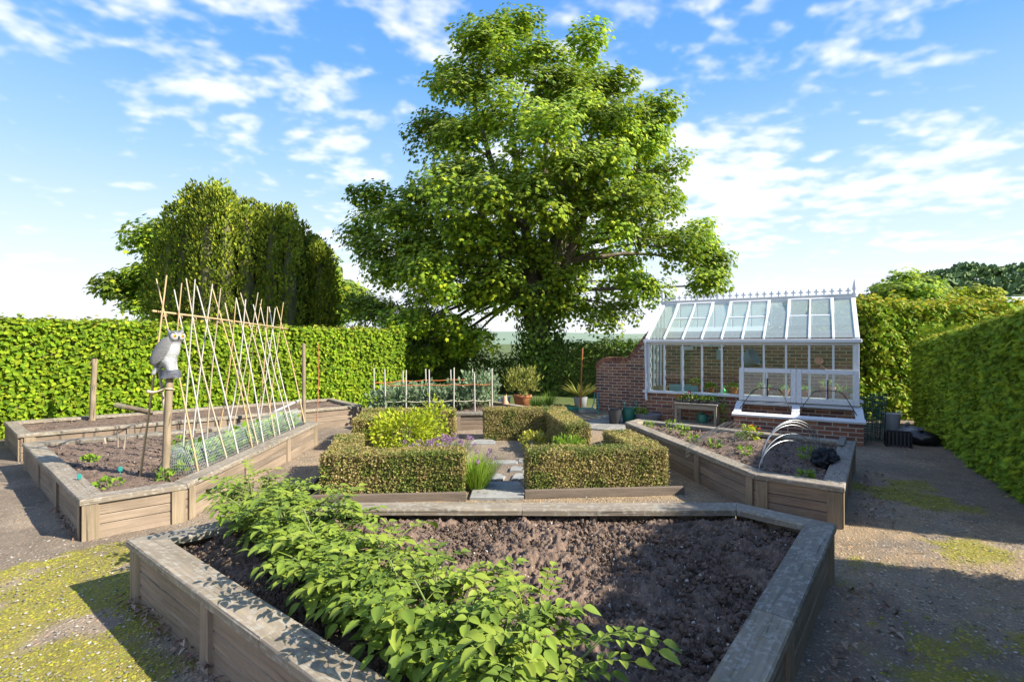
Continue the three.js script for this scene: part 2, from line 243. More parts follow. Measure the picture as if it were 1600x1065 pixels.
// a plank over the plan quad a-b (outer edge) c-d (inner edge, c beside b), chamfered, u along its length
function plank(a, b, c, d, y0, y1, ch = 0.006, off = 0) {
  const P = (s, t, y) => { const o = [lerp(a[0], b[0], s), lerp(a[1], b[1], s)], i = [lerp(d[0], c[0], s), lerp(d[1], c[1], s)]; return [lerp(o[0], i[0], t), y, -lerp(o[1], i[1], t)]; };
  const w = Math.hypot(d[0] - a[0], d[1] - a[1]), L = Math.hypot(b[0] - a[0], b[1] - a[1]), e = ch / w, h = y1 - y0, sec = [[0, y0], [0, y1 - ch], [e, y1], [1 - e, y1], [1, y1 - ch], [1, y0]], vs = [0, h, h + ch * 1.4, h + w, h + w + ch, 2 * h + w], pos = [], uv = [], idx = [];
  for (let k = 0; k < 6; k++) { const q = [sec[k], sec[(k + 1) % 6]], v0 = vs[k], v1 = k < 5 ? vs[k + 1] : vs[5] + w, o = pos.length / 3; for (const s of [0, 1]) q.forEach(([t, y], m) => { pos.push(...P(s, t, y)); uv.push((s * L) / 2 + off, (m ? v1 : v0) / 0.5 + off * 3.7); }); idx.push(o, o + 1, o + 3, o, o + 3, o + 2); }
  for (const s of [0, 1]) { const o = pos.length / 3; sec.forEach(([t, y]) => { pos.push(...P(s, t, y)); uv.push(t * w / 2 + off, y / 0.5); }); for (let k = 1; k < 5; k++) s ? idx.push(o, o + k, o + k + 1) : idx.push(o, o + k + 1, o + k); }
  return geo(pos, uv, idx);
}
const upright = (g) => { const u = g.attributes.uv; for (let i = 0; i < u.count; i++) u.setXY(i, u.getY(i) * 0.25, u.getX(i) * 4); return g; }; // grain runs up the post
function soilMesh(poly, h, amp, cell, seed, rough = 1) {
  const xs = poly.map((p) => p[0]), zs = poly.map((p) => p[1]), x0 = Math.min(...xs), z0 = Math.min(...zs), nx = Math.ceil((Math.max(...xs) - x0) / cell), nz = Math.ceil((Math.max(...zs) - z0) / cell), id = new Map(), pos = [], uv = [], idx = [];
  const at = (i, j) => { const k = j * (nx + 2) + i; if (!id.has(k)) { const x = x0 + i * cell, z = z0 + j * cell, a = fbm(x * 2 + seed, z * 2, 1, 3) - 0.5, b = fbm(x * 9 + seed, z * 9, 2, 4), c = 1 - Math.abs(fbm(x * 24, z * 24 + seed, 5, 4) * 2 - 1), e = fbm(x * 46, z * 46, 7 + seed, 2) - 0.5; id.set(k, pos.length / 3); pos.push(x, h + amp * (a * 1.1 + (b - 0.5) * 1.6 * rough + (c - 0.75) * 0.9 * rough + e * 0.55 * rough), -z); uv.push(x / 0.9, z / 0.9); } return id.get(k); };
  for (let j = 0; j < nz; j++) for (let i = 0; i < nx; i++) { if (!inside(poly, x0 + (i + 0.5) * cell, z0 + (j + 0.5) * cell)) continue; const a = at(i, j), b = at(i + 1, j), c = at(i + 1, j + 1), d = at(i, j + 1); idx.push(a, b, c, a, c, d); }
  return geo(pos, uv, idx);
}
const clodGeo = [1, 2, 3].map((s) => { const g = new THREE.IcosahedronGeometry(0.5, 1), p = g.attributes.position; for (let i = 0; i < p.count; i++) { const k = 0.45 + 1.1 * noise(p.getX(i) * 4 + s * 9, p.getY(i) * 4, p.getZ(i) * 4 + 4); p.setXYZ(i, p.getX(i) * k, p.getY(i) * k * 0.75, p.getZ(i) * k); } g.computeVertexNormals(); return g; });
function raisedBed(label, poly, h, soilH, opt = {}) {
  const { capW = 0.19, cell = 0.035, amp = 0.05, seed = 1, clods = 1500, joints = {} } = opt, cx = poly.reduce((s, p) => s + p[0], 0) / poly.length, cz = poly.reduce((s, p) => s + p[1], 0) / poly.length;
  const P = poly.map(([x, z]) => [x - cx, z - cz]), bed = thing('raised_bed', label, 'raised bed', [cx, 0, cz]), r = rng(seed * 77), n = P.length;
  const inner = insetPoly(P, capW), o1 = insetPoly(P, 0.03), o2 = insetPoly(P, 0.085), o0 = insetPoly(P, 0.008), mid = (a, b, t) => [lerp(a[0], b[0], t), lerp(a[1], b[1], t)];
  for (let i = 0; i < n; i++) {
    const j = (i + 1) % n, L = Math.hypot(P[j][0] - P[i][0], P[j][1] - P[i][1]), k = L > 2.4 ? 2 : 1, sg = Math.sign(P.reduce((s, a, q) => { const b = P[(q + 1) % n]; return s + a[0] * b[1] - b[0] * a[1]; }, 0)), nx = (-(P[j][1] - P[i][1]) / L) * sg, nz = ((P[j][0] - P[i][0]) / L) * sg;
    for (let q = 0; q < k; q++) { // cap boards lie flat on the walls, mitred at the corners
      const g = 0.0025 / L, s = q / k + g, t = (q + 1) / k - g, dy = (r() - 0.5) * 0.006;
      part('cap_board', plank(mid(P[i], P[j], s), mid(P[i], P[j], t), mid(inner[i], inner[j], t), mid(inner[i], inner[j], s), h - 0.048 + dy, h + dy, 0.009, r()), M.cap[Math.floor(r() * 3)], bed);
    }
    const top = h - 0.051, split = [0.0, top * (0.30 + 0.1 * r()), top * 0.64, top]; // side boards, with a shadow gap
    for (let q = 0; q < 3; q++) { const e = q === 1 ? 0.006 : q === 2 ? 0.012 : 0; part('side_board', plank(mid(o1[i], o1[j], 0.002), mid(o1[i], o1[j], 0.998), mid(o2[i], o2[j], 0.998), mid(o2[i], o2[j], 0.002), Math.max(0.0, split[q]) + (q ? 0.008 : -0.03), split[q + 1], 0.007, r()), M.board[Math.floor(r() * 3)], bed); }
    const posts = Math.max(1, Math.round(L / 1.35)), pw = 0.11; // battens on the outside at the corners and between
    for (let q = 0; q <= posts; q++) {
      const c = clamp(q / posts, (pw * 0.5) / L + 0.012, 1 - (pw * 0.5) / L - 0.012), a = c - pw / 2 / L, b = c + pw / 2 / L; if (q > 0 && q < posts && L < 1) continue;
      part('post', upright(plank(mid(o0[i], o0[j], a), mid(o0[i], o0[j], b), mid(o1[i], o1[j], b), mid(o1[i], o1[j], a), -0.02, top - 0.003, 0.004, r())), q === 0 || q === posts ? M.post : M.board[1], bed);
      if (q > 0 && q < posts) { const w = 0.03 / L, i1 = insetPoly(P, 0.088), i2 = insetPoly(P, 0.15); part('stake', plank(mid(i1[i], i1[j], c - w), mid(i1[i], i1[j], c + w), mid(i2[i], i2[j], c + w), mid(i2[i], i2[j], c - w), 0.05, top - 0.01, 0.004, r()), M.board[2], bed); }
    }
  }
  const sp = insetPoly(P, 0.06), soil = part('soil', soilMesh(sp, soilH, amp, cell, seed * 13.7), M.soil, bed);
  const L = [0, 1, 2].map(() => new Leaves()), st = new Leaves(), bx = sp.map((p) => p[0]), bz = sp.map((p) => p[1]);
  for (let i = 0; i < clods; i++) {
    const x = lerp(Math.min(...bx), Math.max(...bx), r()), z = lerp(Math.min(...bz), Math.max(...bz), r()); if (!inside(sp, x, z) || edgeDist(sp, x, z) < 0.05) continue;
    const s = 0.008 + 0.042 * r() ** 5, k = 0.6 + 0.7 * r(); if (r() < 0.93) L[i % 3].add(V(x, soilH + (r() - 0.5) * amp * 0.6 - s * 0.05, z), rv(r), rv(r), s, [0.122 * k, 0.084 * k, 0.064 * k]);
    else { const w = 0.18 + 0.3 * r(); st.add(V(x, soilH + amp * 0.35 * (r() - 0.3), z), rv(r), rv(r), 0.006 + 0.014 * r() ** 2, [w, w * 0.92, w * 0.84]); }
  }
  L.forEach((l, i) => { if (l.m.length) l.mesh('clods', clodGeo[i], plainMat([1, 1, 1], 1, { map: soilTex }), soil).material.map = null; }); if (st.m.length) st.mesh('pebbles', clodGeo[1], plainMat([1, 1, 1], 0.9), soil);
  return bed;
}
raisedBed('front raised timber bed with bare dug soil and a row of potatoes', PLAN.front, 0.40, 0.285, { cell: 0.0125, amp: 0.075, seed: 1, clods: 34000 });
raisedBed('left raised timber bed holding the bean canes and owl post', PLAN.left, 0.37, 0.31, { cell: 0.03, amp: 0.035, seed: 2, clods: 6000 });
raisedBed('right raised timber bed with wire hoops in front of the greenhouse', PLAN.right, 0.40, 0.34, { cell: 0.03, amp: 0.045, seed: 3, clods: 5000 });
raisedBed('far raised timber bed planted with broad beans behind the box hedges', PLAN.far, 0.34, 0.29, { cell: 0.05, amp: 0.03, seed: 4, clods: 500 });
raisedBed('long narrow raised timber bed along the beech hedge', PLAN.side, 0.40, 0.34, { cell: 0.04, amp: 0.03, seed: 5, clods: 2500, capW: 0.16 });

// ---------------------------------------------------------------- hedges: a twiggy core under a skin of leaves
function hedge(name, label, category, boxes, o, group) {
  const { leaf, size, density, pal, material = M.leaf, depth = 0.1, bulge = 0.05, spread = 0.8, droop = -0.2, seed = 1, patch = 0.5, topPal } = o, r = rng(seed), c0 = boxes[0], t = thing(name, label, category, [c0.x, 0, c0.z], 0, group), cores = [], L = new Leaves();
  const B = boxes.map((b) => ({ ...b, c: Math.cos(b.a ?? 0), s: Math.sin(b.a ?? 0), slope: b.slope ?? 0, y0: b.y0 ?? 0 }));
  const wx = (b, u, w) => b.x + b.c * u - b.s * w, wz = (b, u, w) => b.z + b.s * u + b.c * w, top = (b, u) => b.h + b.slope * u;
  const within = (b, x, y, z, e) => { const dx = x - b.x, dz = z - b.z, u = dx * b.c + dz * b.s, w = -dx * b.s + dz * b.c; return Math.abs(u) < b.hx - e && Math.abs(w) < b.hz - e && y < top(b, u) - e; };
  const lump = (x, y, z) => (fbm(x * 2.2 + seed, y * 2.2, z * 2.2, 3) - 0.5) * 2 * bulge + (fbm(x * 8, y * 8 + seed, z * 8, 2) - 0.5) * bulge * 0.9;
  for (const b of B) {
    const nx = Math.ceil(b.hx * 2 / 0.12), nz = Math.ceil(b.hz * 2 / 0.12), ny = Math.ceil(b.h / 0.12), g = new THREE.BoxGeometry(2, 1, 2, nx, ny, nz), p = g.attributes.position, ins = depth * 0.75 + bulge * 0.3;
    for (let i = 0; i < p.count; i++) { const u = p.getX(i) * (b.hx - ins), w = p.getZ(i) * (b.hz - ins), y = b.y0 + (p.getY(i) + 0.5) * (top(b, u) - ins - b.y0), k = lump(wx(b, u, w), y, wz(b, u, w)) * 0.8; p.setXYZ(i, wx(b, u + p.getX(i) * k, w + p.getZ(i) * k) - c0.x, y + (p.getY(i) > 0.49 ? k : 0), -(wz(b, u + p.getX(i) * k, w + p.getZ(i) * k) - c0.z)); }
    // the mapping mirrors z, so turn the faces round
    const ix = g.index.array; for (let i = 0; i < ix.length; i += 3) { const q = ix[i]; ix[i] = ix[i + 1]; ix[i + 1] = q; } g.computeVertexNormals(); cores.push(g);
    const H = b.h - b.y0, faces = [[4 * b.hx * b.hz, 't'], [2 * b.hx * H, 'f'], [2 * b.hx * H * (o.back ?? 1), 'b'], [2 * b.hz * H, 'l'], [2 * b.hz * H, 'r']];
    for (const [area, f] of faces) for (let i = 0, n = area * density; i < n; i++) {
      let u = (r() * 2 - 1) * b.hx, w = (r() * 2 - 1) * b.hz, y = b.y0 + r() * (top(b, u) - b.y0), nu = 0, nw = 0, ny2 = 0;
      if (f === 't') { y = top(b, u); ny2 = 1; } else if (f === 'f') { w = -b.hz; nw = -1; } else if (f === 'b') { w = b.hz; nw = 1; } else if (f === 'l') { u = -b.hx; nu = -1; } else { u = b.hx; nu = 1; }
      const x = wx(b, u, w), z = wz(b, u, w); if (B.some((q) => q !== b && within(q, x, y, z, 0.04))) continue;
      const N = new THREE.Vector3(b.c * nu - b.s * nw, ny2, -(b.s * nu + b.c * nw)), k = lump(x, y, z) + (r() - 0.75) * depth + (r() < 0.06 ? (f === 't' ? 0.075 : 0.05) * r() * (o.stray ?? 1) : 0);
      const pos = new THREE.Vector3(x - c0.x, y, -(z - c0.z)).addScaledVector(N, k), face = N.clone().multiplyScalar(1).add(new THREE.Vector3(0, 0.45, 0)).addScaledVector(rv(r), spread).normalize(), tip = rv(r).addScaledVector(N, 0.45).add(new THREE.Vector3(0, droop, 0));
      tip.addScaledVector(face, -tip.dot(face)); if (tip.lengthSq() < 0.01) continue;
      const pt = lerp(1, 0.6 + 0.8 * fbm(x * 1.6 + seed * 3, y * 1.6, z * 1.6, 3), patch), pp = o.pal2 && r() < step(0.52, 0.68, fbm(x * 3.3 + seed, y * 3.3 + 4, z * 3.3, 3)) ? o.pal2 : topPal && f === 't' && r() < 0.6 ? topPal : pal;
      L.add(pos, tip, face, size * (0.65 + 0.7 * r()), pick(pp, r, pt));
    }
  }
  part('twigs', cores, M.twig, t); L.mesh('foliage', leaf, material, t); return t;
}
const box2 = (ax, az, bx, bz, width, h, more = {}) => ({ x: (ax + bx) / 2, z: (az + bz) / 2, hx: Math.hypot(bx - ax, bz - az) / 2, hz: width / 2, a: Math.atan2(bz - az, bx - ax), h, ...more });

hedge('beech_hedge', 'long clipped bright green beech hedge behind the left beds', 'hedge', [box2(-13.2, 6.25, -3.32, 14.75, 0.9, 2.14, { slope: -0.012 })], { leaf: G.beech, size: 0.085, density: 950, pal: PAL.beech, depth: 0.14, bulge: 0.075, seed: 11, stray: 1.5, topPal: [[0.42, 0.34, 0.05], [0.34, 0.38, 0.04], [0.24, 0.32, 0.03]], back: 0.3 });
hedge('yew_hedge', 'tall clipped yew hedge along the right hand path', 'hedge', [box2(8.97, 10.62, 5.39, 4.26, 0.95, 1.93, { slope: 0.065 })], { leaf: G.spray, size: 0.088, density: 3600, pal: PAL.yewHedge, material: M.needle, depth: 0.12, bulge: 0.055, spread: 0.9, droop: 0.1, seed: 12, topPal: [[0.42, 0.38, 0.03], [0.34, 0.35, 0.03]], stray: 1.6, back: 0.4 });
hedge('yew_hedge', 'second yew hedge beyond the gap, outside the picture on the right', 'hedge', [box2(4.82, 3.26, 1.82, -2.1, 0.95, 2.45)], { leaf: G.spray, size: 0.16, density: 500, pal: PAL.yewHedge, material: M.needle, depth: 0.12, bulge: 0.06, seed: 13 });
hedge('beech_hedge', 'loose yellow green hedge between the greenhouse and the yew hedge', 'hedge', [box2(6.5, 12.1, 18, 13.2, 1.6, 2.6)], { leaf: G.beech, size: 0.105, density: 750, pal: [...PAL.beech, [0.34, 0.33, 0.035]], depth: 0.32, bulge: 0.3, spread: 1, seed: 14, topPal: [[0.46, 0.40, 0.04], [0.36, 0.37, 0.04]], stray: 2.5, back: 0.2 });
hedge('laurel_hedge', 'dark evergreen hedge behind the curved brick wall under the sycamore', 'hedge', [box2(0.6, 17.6, 6.2, 15.3, 1.2, 1.75)], { leaf: G.lance, size: 0.14, density: 420, pal: PAL.dark, material: M.leafGloss, depth: 0.3, bulge: 0.25, seed: 15, back: 0.2 });
hedge('shrubbery', 'dark shady shrubbery behind the broad beans', 'shrubs', [box2(-4.2, 18.6, -1.2, 18.1, 1.3, 2.3), box2(-1.3, 18.3, 0.1, 18.0, 1.2, 1.15)], { leaf: G.lance, size: 0.15, density: 380, pal: PAL.dark, depth: 0.4, bulge: 0.4, seed: 16, back: 0.2, stray: 2 });

// ---------------------------------------------------------------- box parterre: four L-shaped clipped hedges on a square turned a little
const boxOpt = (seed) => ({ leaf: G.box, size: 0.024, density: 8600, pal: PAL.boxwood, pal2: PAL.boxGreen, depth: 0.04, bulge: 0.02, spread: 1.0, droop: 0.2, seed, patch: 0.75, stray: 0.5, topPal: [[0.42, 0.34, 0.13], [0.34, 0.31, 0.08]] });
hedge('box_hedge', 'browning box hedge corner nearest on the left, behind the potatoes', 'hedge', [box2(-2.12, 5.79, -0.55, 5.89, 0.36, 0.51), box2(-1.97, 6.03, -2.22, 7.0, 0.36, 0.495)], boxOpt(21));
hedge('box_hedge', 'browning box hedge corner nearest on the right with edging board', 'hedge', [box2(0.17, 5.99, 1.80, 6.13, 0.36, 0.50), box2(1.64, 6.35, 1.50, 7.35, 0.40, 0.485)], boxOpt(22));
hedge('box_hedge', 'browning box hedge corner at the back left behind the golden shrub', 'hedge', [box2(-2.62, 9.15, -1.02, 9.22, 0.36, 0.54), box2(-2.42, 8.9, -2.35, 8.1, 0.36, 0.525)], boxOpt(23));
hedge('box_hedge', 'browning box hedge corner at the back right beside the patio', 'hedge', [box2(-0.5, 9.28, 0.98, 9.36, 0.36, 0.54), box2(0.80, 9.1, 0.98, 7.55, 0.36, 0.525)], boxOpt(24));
function edging(label, a, b) { const L = Math.hypot(b[0] - a[0], b[1] - a[1]), t = thing('timber_edging', label, 'edging', [(a[0] + b[0]) / 2, 0, (a[1] + b[1]) / 2], Math.atan2(b[1] - a[1], b[0] - a[0])); const g = rbox(L, 0.1, 0.045, 0, 0.045, 0, 0.008); part('board', g, M.board[2], t); part('peg', rbox(0.04, 0.13, 0.03, -L * 0.32, 0.03, -0.04), M.board[0], t); }
edging('low timber edging along the front left box hedge', [-2.2, 5.54], [-0.5, 5.66]); edging('low timber edging along the front right box hedge', [0.14, 5.74], [1.98, 5.89]); edging('low timber edging on the left side of the parterre', [-2.28, 5.7], [-2.62, 7.4]);

// ---------------------------------------------------------------- flagstones and patio
function slab(poly, y0, y1, seed) { const s = new THREE.Shape(poly.map(([x, z]) => new THREE.Vector2(x, z))), g = new THREE.ExtrudeGeometry(s, { depth: y1 - y0 - 0.008, bevelEnabled: true, bevelSize: 0.008, bevelThickness: 0.004, bevelSegments: 1 }); g.rotateX(-Math.PI / 2).translate(0, y0 + 0.004, 0); return g; }
{
  const path = new THREE.Group(); path.name = 'stone_path'; path.userData = { kind: 'structure' }; scene.add(path); const r = rng(61);
  const stones = [[-0.46, 5.68, 0.58, 0.62], [-0.36, 6.42, 0.24, 0.26], [0.0, 6.46, 0.2, 0.24], [-0.02, 6.86, 0.16, 0.2], [-0.3, 7.3, 0.36, 0.16], [0.1, 7.36, 0.34, 0.18], [-0.72, 8.7, 0.42, 0.34]];
  for (const [x, z, w, d] of stones) { const c = [[0, 0], [w * 0.5, -0.03 * r()], [w, 0.02 * r()], [w + 0.03 * r(), d * 0.6], [w - 0.06 * r(), d], [w * 0.4, d + 0.03 * r()], [0.05 * r(), d - 0.05 * r()]].map(([a, b]) => [x + a, z + b]); part('flagstone', slab(c, -0.02, 0.028 + 0.012 * r(), 1), M.stone, path); }
  const patio = new THREE.Group(); patio.name = 'patio'; patio.userData = { kind: 'structure' }; scene.add(patio);
  const pm = [0.27, 0.31, 0.24].map((k) => plainMat([k, k * 0.97, k * 0.91], 0.9, { map: speck, bumpMap: speck, bumpScale: 0.003 }));
  for (let i = 0; i < 7; i++) for (let j = 0; j < 6; j++) { const u = 0.9 + i * 0.56, w = j * 0.56, x = 0.75 + u * 0.857 * 0.62 + w * 0.515, z = 10.35 - u * 0.515 * 0.62 + w * 0.857 + 0.4; const a = [0.857 * 0.545 * 0.62 * 1.55, -0.515 * 0.545 * 0.62 * 1.55], b = [0.515 * 0.545, 0.857 * 0.545]; if (x > 4.3 || inBed(x + 0.2, z) || inBed(x, z)) continue; part('paving_slab', slab([[x, z], [x + a[0] * 0.65, z + a[1] * 0.65], [x + a[0] * 0.65 + b[0], z + a[1] * 0.65 + b[1]], [x + b[0], z + b[1]]], -0.02, 0.022 + r() * 0.006, 1), pm[(i * 2 + j) % 3], patio); }
}

// ---------------------------------------------------------------- brick wall and greenhouse (frame of the greenhouse: x along its front, -z into it)
const GX = 2.9, GZ = 11.06, GA = -0.541, GL = 3.81, GD = 1.42, SILL = 0.68, EAVE = 1.78, RIDGE = 2.60;
const brickGeo = rbox(0.207, 0.058, 0.1025, 0, 0, 0, 0.004), halfGeo = rbox(0.096, 0.058, 0.1025, 0, 0, 0, 0.004);
// lay(x0, x1, y0, rows, keep): brick places [x, y, half?] in stretcher bond
function lay(x0, x1, y0, rows, keep = () => true) { const out = []; for (let k = 0; k < rows; k++) { const y = y0 + k * 0.075 + 0.0375; let x = x0; if (k % 2) { out.push([x + 0.051, y, true]); x += 0.1125; } while (x + 0.215 <= x1 + 0.004) { out.push([x + 0.1075, y, false]); x += 0.225; } if (x1 - x > 0.09) out.push([x + 0.051, y, true]); } return out.filter(([x, y]) => keep(x, y)); }
{
  const wall = thing('brick_wall', 'old red brick garden wall with swept curved end, carrying the lean-to greenhouse', 'wall', [GX, 0, GZ], GA), r = rng(31);
  const topAt = (x) => x < -1.38 ? 1.36 - 0.32 * (1 - Math.sqrt(Math.max(0, 1 - ((-1.38 - x) / 0.34) ** 2))) : x < -0.95 ? 1.36 : x < -0.2 ? 1.36 + 0.72 * sm((x + 0.95) / 0.75) : 2.08;
  const sh = new THREE.Shape(); sh.moveTo(-1.71, 0); sh.lineTo(-1.71, topAt(-1.71) - 0.1); for (let x = -1.7; x < 3.83; x += 0.05) sh.lineTo(x, topAt(x) - 0.085); sh.lineTo(3.83, 0);
  part('mortar', new THREE.ExtrudeGeometry(sh, { depth: 0.2, bevelEnabled: false }).translate(0, 0, -GD - 0.206), M.mortar, wall);
  const seen = [], rest = [];
  for (const [x, y, half] of lay(-1.715, 3.83, 0, 27, (x, y) => y + 0.04 < topAt(x) - 0.06)) (x < 0.02 || y > 0.62 ? seen : rest).push([x, y, half]);
  seen.sort((a, b) => (a[0] < 0 ? 0 : 1) - (b[0] < 0 ? 0 : 1) || Math.abs(a[1] - 1.3) - Math.abs(b[1] - 1.3));
  const put = ([x, y, half]) => { const g = half ? halfGeo : brickGeo; const b = part('brick', g, M.brick[Math.floor(r() * 4)], wall); b.position.set(x, y, -GD - 0.0512 + (r() - 0.5) * 0.006); };
  seen.slice(0, 300).forEach(put);
  const more = [...seen.slice(300), ...rest].map(([x, y, half]) => (half ? halfGeo : brickGeo).clone().translate(x, y, -GD - 0.0512 + (r() - 0.5) * 0.005));
  part('brickwork', more, M.brick[0], wall, 'stuff');
  for (let x = -1.68; x < 0.05;) { const y = topAt(x), a = Math.atan2(topAt(x + 0.03) - topAt(x - 0.03), 0.06), c = part('coping_brick', rbox(0.068, 0.11, 0.215), M.brick[Math.floor(r() * 4)], wall); c.position.set(x, y - 0.05, -GD - 0.105); c.rotation.z = a; x += 0.078 * Math.max(0.35, Math.cos(a)); }
}
{
  const gh = thing('greenhouse', 'white lean-to greenhouse on brick base with open cold frame in front', 'greenhouse', [GX, 0, GZ], GA), r = rng(32), bay = GL / 10;
  // brick base, front and left return
  const base = part('base_mortar', [box(GL - 0.012, SILL - 0.02, 0.19, GL / 2, (SILL - 0.02) / 2, -0.107), box(0.19, SILL - 0.02, GD - 0.22, 0.107, (SILL - 0.02) / 2, -GD / 2 - 0.09)], M.mortar, gh);
  for (const [x, y, half] of lay(0, GL, -0.02, 9)) { const b = part('brick', half ? halfGeo : brickGeo, M.brick[Math.floor(r() * 4)], base); b.position.set(x, y, -0.0512 + (r() - 0.5) * 0.006); }
  const pane = (w, h, x, y, z, parent, m = M.glass) => { const p = part('pane', box(w, h, 0.004), m, parent); p.position.set(x, y, z); return p; };
  part('sill', rbox(GL + 0.14, 0.045, 0.2, GL / 2, SILL + 0.005, -0.06, 0.008), M.white, gh);
  part('gutter', [rbox(GL + 0.1, 0.07, 0.08, GL / 2, EAVE - 0.01, 0.02, 0.015), rbox(GL, 0.06, 0.07, GL / 2, EAVE - 0.06, -0.05)], M.white, gh);
  for (const x of [0.035, GL - 0.035]) part('corner_post', rbox(0.09, EAVE - SILL - 0.03, 0.09, x, (SILL + EAVE) / 2, -0.05), M.white, gh);
  for (let i = 1; i < 10; i++) part('mullion', rbox(0.036, EAVE - SILL - 0.1, 0.05, i * bay, (SILL + EAVE) / 2 - 0.02, -0.05), M.white, gh);
  for (let i = 0; i < 10; i++) pane(bay - 0.03, EAVE - SILL - 0.11, (i + 0.5) * bay, (SILL + EAVE) / 2 - 0.02, -0.052, gh);
  // roof slope
  const ang = Math.atan2(RIDGE - EAVE, GD - 0.02), SL = Math.hypot(RIDGE - EAVE, GD - 0.02), slope = new THREE.Group(); slope.name = 'roof'; slope.position.set(0, EAVE + 0.03, 0); slope.rotation.x = ang; gh.add(slope); // local -z runs up the slope
  for (let i = 0; i <= 10; i++) part('rafter', rbox(i % 10 ? 0.038 : 0.075, 0.06, SL, i === 0 ? 0.02 : i === 10 ? GL - 0.02 : i * bay, 0, -SL / 2), M.white, slope);
  const vents = [[1, 3], [4, 6], [7, 9]], inVent = (i) => vents.some(([a, b]) => i >= a && i < b);
  for (let i = 0; i < 10; i++) { const l = inVent(i) ? SL * 0.56 : SL * 0.97; const p = part('roof_pane', box(bay - 0.034, 0.004, l), M.roofGlass, slope); p.position.set((i + 0.5) * bay, 0.012, -l / 2 - 0.02); }
  for (const [a, b] of vents) {
    const v = new THREE.Group(); v.name = 'roof_vent'; slope.add(v); v.position.set((a * bay + b * bay) / 2, 0.055, -SL * 0.965); v.rotation.x = 0.10; const w = (b - a) * bay, l = SL * 0.4; // hinged at the ridge, propped open
    for (const x of [-w / 2, w / 2]) part('stile', rbox(0.06, 0.035, l, x, 0, l / 2), M.white, v);
    part('glazing_bar', rbox(0.035, 0.03, l, 0, 0, l / 2), M.white, v); part('rail', rbox(w, 0.032, 0.05, 0, 0, l), M.white, v); part('rail', rbox(w, 0.032, 0.045, 0, 0, 0.02), M.white, v);
    for (const x of [-w / 4, w / 4]) { const p = part('pane', box(w / 2 - 0.06, 0.004, l - 0.06), M.roofGlass, v); p.position.set(x, 0, l / 2); }
    part('stay', rod(new THREE.Vector3(0, -0.02, l - 0.03), new THREE.Vector3(0, -0.09, l - 0.12), 0.008), M.black, v);
    part('vent_sill', rbox(w - 0.03, 0.03, 0.04, (a + b) / 2 * bay, 0.0, -SL * 0.56), M.white, slope);
  }
  // ridge with cresting and finials
  part('ridge_board', [rbox(GL + 0.06, 0.12, 0.05, GL / 2, RIDGE + 0.04, -GD + 0.01), rbox(GL + 0.08, 0.025, 0.09, GL / 2, RIDGE + 0.11, -GD + 0.01)], M.white, gh);
  const ft = new THREE.Shape(); ft.moveTo(-0.012, 0); ft.lineTo(-0.012, 0.05); ft.quadraticCurveTo(-0.05, 0.05, -0.045, 0.075); ft.quadraticCurveTo(-0.03, 0.09, -0.014, 0.07); ft.quadraticCurveTo(-0.022, 0.1, 0, 0.135); ft.quadraticCurveTo(0.022, 0.1, 0.014, 0.07); ft.quadraticCurveTo(0.03, 0.09, 0.045, 0.075); ft.quadraticCurveTo(0.05, 0.05, 0.012, 0.05); ft.lineTo(0.012, 0);
  const fg = new THREE.ExtrudeGeometry(ft, { depth: 0.014, bevelEnabled: false });
  for (let i = 0; i < 27; i++) { const f = part('cresting', fg, M.whiteOld, gh); f.position.set(0.1 + (i * (GL - 0.2)) / 26, RIDGE + 0.122, -GD + 0.003); }
  for (const [x, h] of [[-0.01, 0.26], [GL + 0.01, 0.34]]) part('finial', lathe([[0.045, 0], [0.045, 0.08], [0.02, 0.1], [0.042, 0.16], [0.03, 0.24], [0.004, h + 0.02]], 12).translate(x, RIDGE + 0.06, -GD + 0.01), M.white, gh);
  // glazed strip between the top of the wall and the ridge
  for (let i = 0; i < 10; i++) { pane(bay - 0.03, RIDGE - 2.10, (i + 0.5) * bay, (RIDGE + 2.10) / 2, -GD - 0.02, gh, M.roofGlass); part('back_bar', rbox(0.035, RIDGE - 2.09, 0.04, i * bay + 0.02, (RIDGE + 2.09) / 2, -GD - 0.02), M.white, gh); }
  // gables: uprights, glass, and the door in the left one
  for (const x of [0.02, GL - 0.02]) {
    const left = x < 1, n = 5;
    for (let i = 1; i < n; i++) { const z = -(GD * i) / n, h = EAVE + (RIDGE - EAVE) * (i / n); part('gable_bar', rbox(0.04, h - SILL, 0.036, x, (h + SILL) / 2, z), M.white, gh); }
    for (let i = 0; i < n; i++) { const za = -(GD * i) / n, zb = -(GD * (i + 1)) / n, ha = EAVE + (RIDGE - EAVE) * (i / n), hb = EAVE + (RIDGE - EAVE) * ((i + 1) / n), s = new THREE.Shape([[za, SILL], [zb, SILL], [zb, hb], [za, ha]].map(([a, b]) => new THREE.Vector2(a, b))); const g = new THREE.ExtrudeGeometry(s, { depth: 0.004, bevelEnabled: false }).rotateY(-Math.PI / 2); part('gable_pane', g.translate(x, 0, 0), M.glass, gh); }
    part('gable_rafter', rod(new THREE.Vector3(x, EAVE, -0.03), new THREE.Vector3(x, RIDGE + 0.02, -GD + 0.03), 0.035, 0.035, 4), M.white, gh); part('gable_sill', rbox(0.12, 0.045, GD - 0.12, x, SILL + 0.004, -GD / 2 - 0.05), M.white, gh); part('gable_rail', rbox(0.045, 0.05, GD - 0.1, x, EAVE - 0.04, -GD / 2), M.white, gh);
  }
  const door = new THREE.Group(); door.name = 'door'; door.position.set(0.42, 0, -GD + 0.08); door.rotation.y = 0.35; gh.add(door);
  for (const x of [0.035, 0.615]) part('stile', rbox(0.07, 1.62, 0.04, x, 0.83, 0), M.white, door);
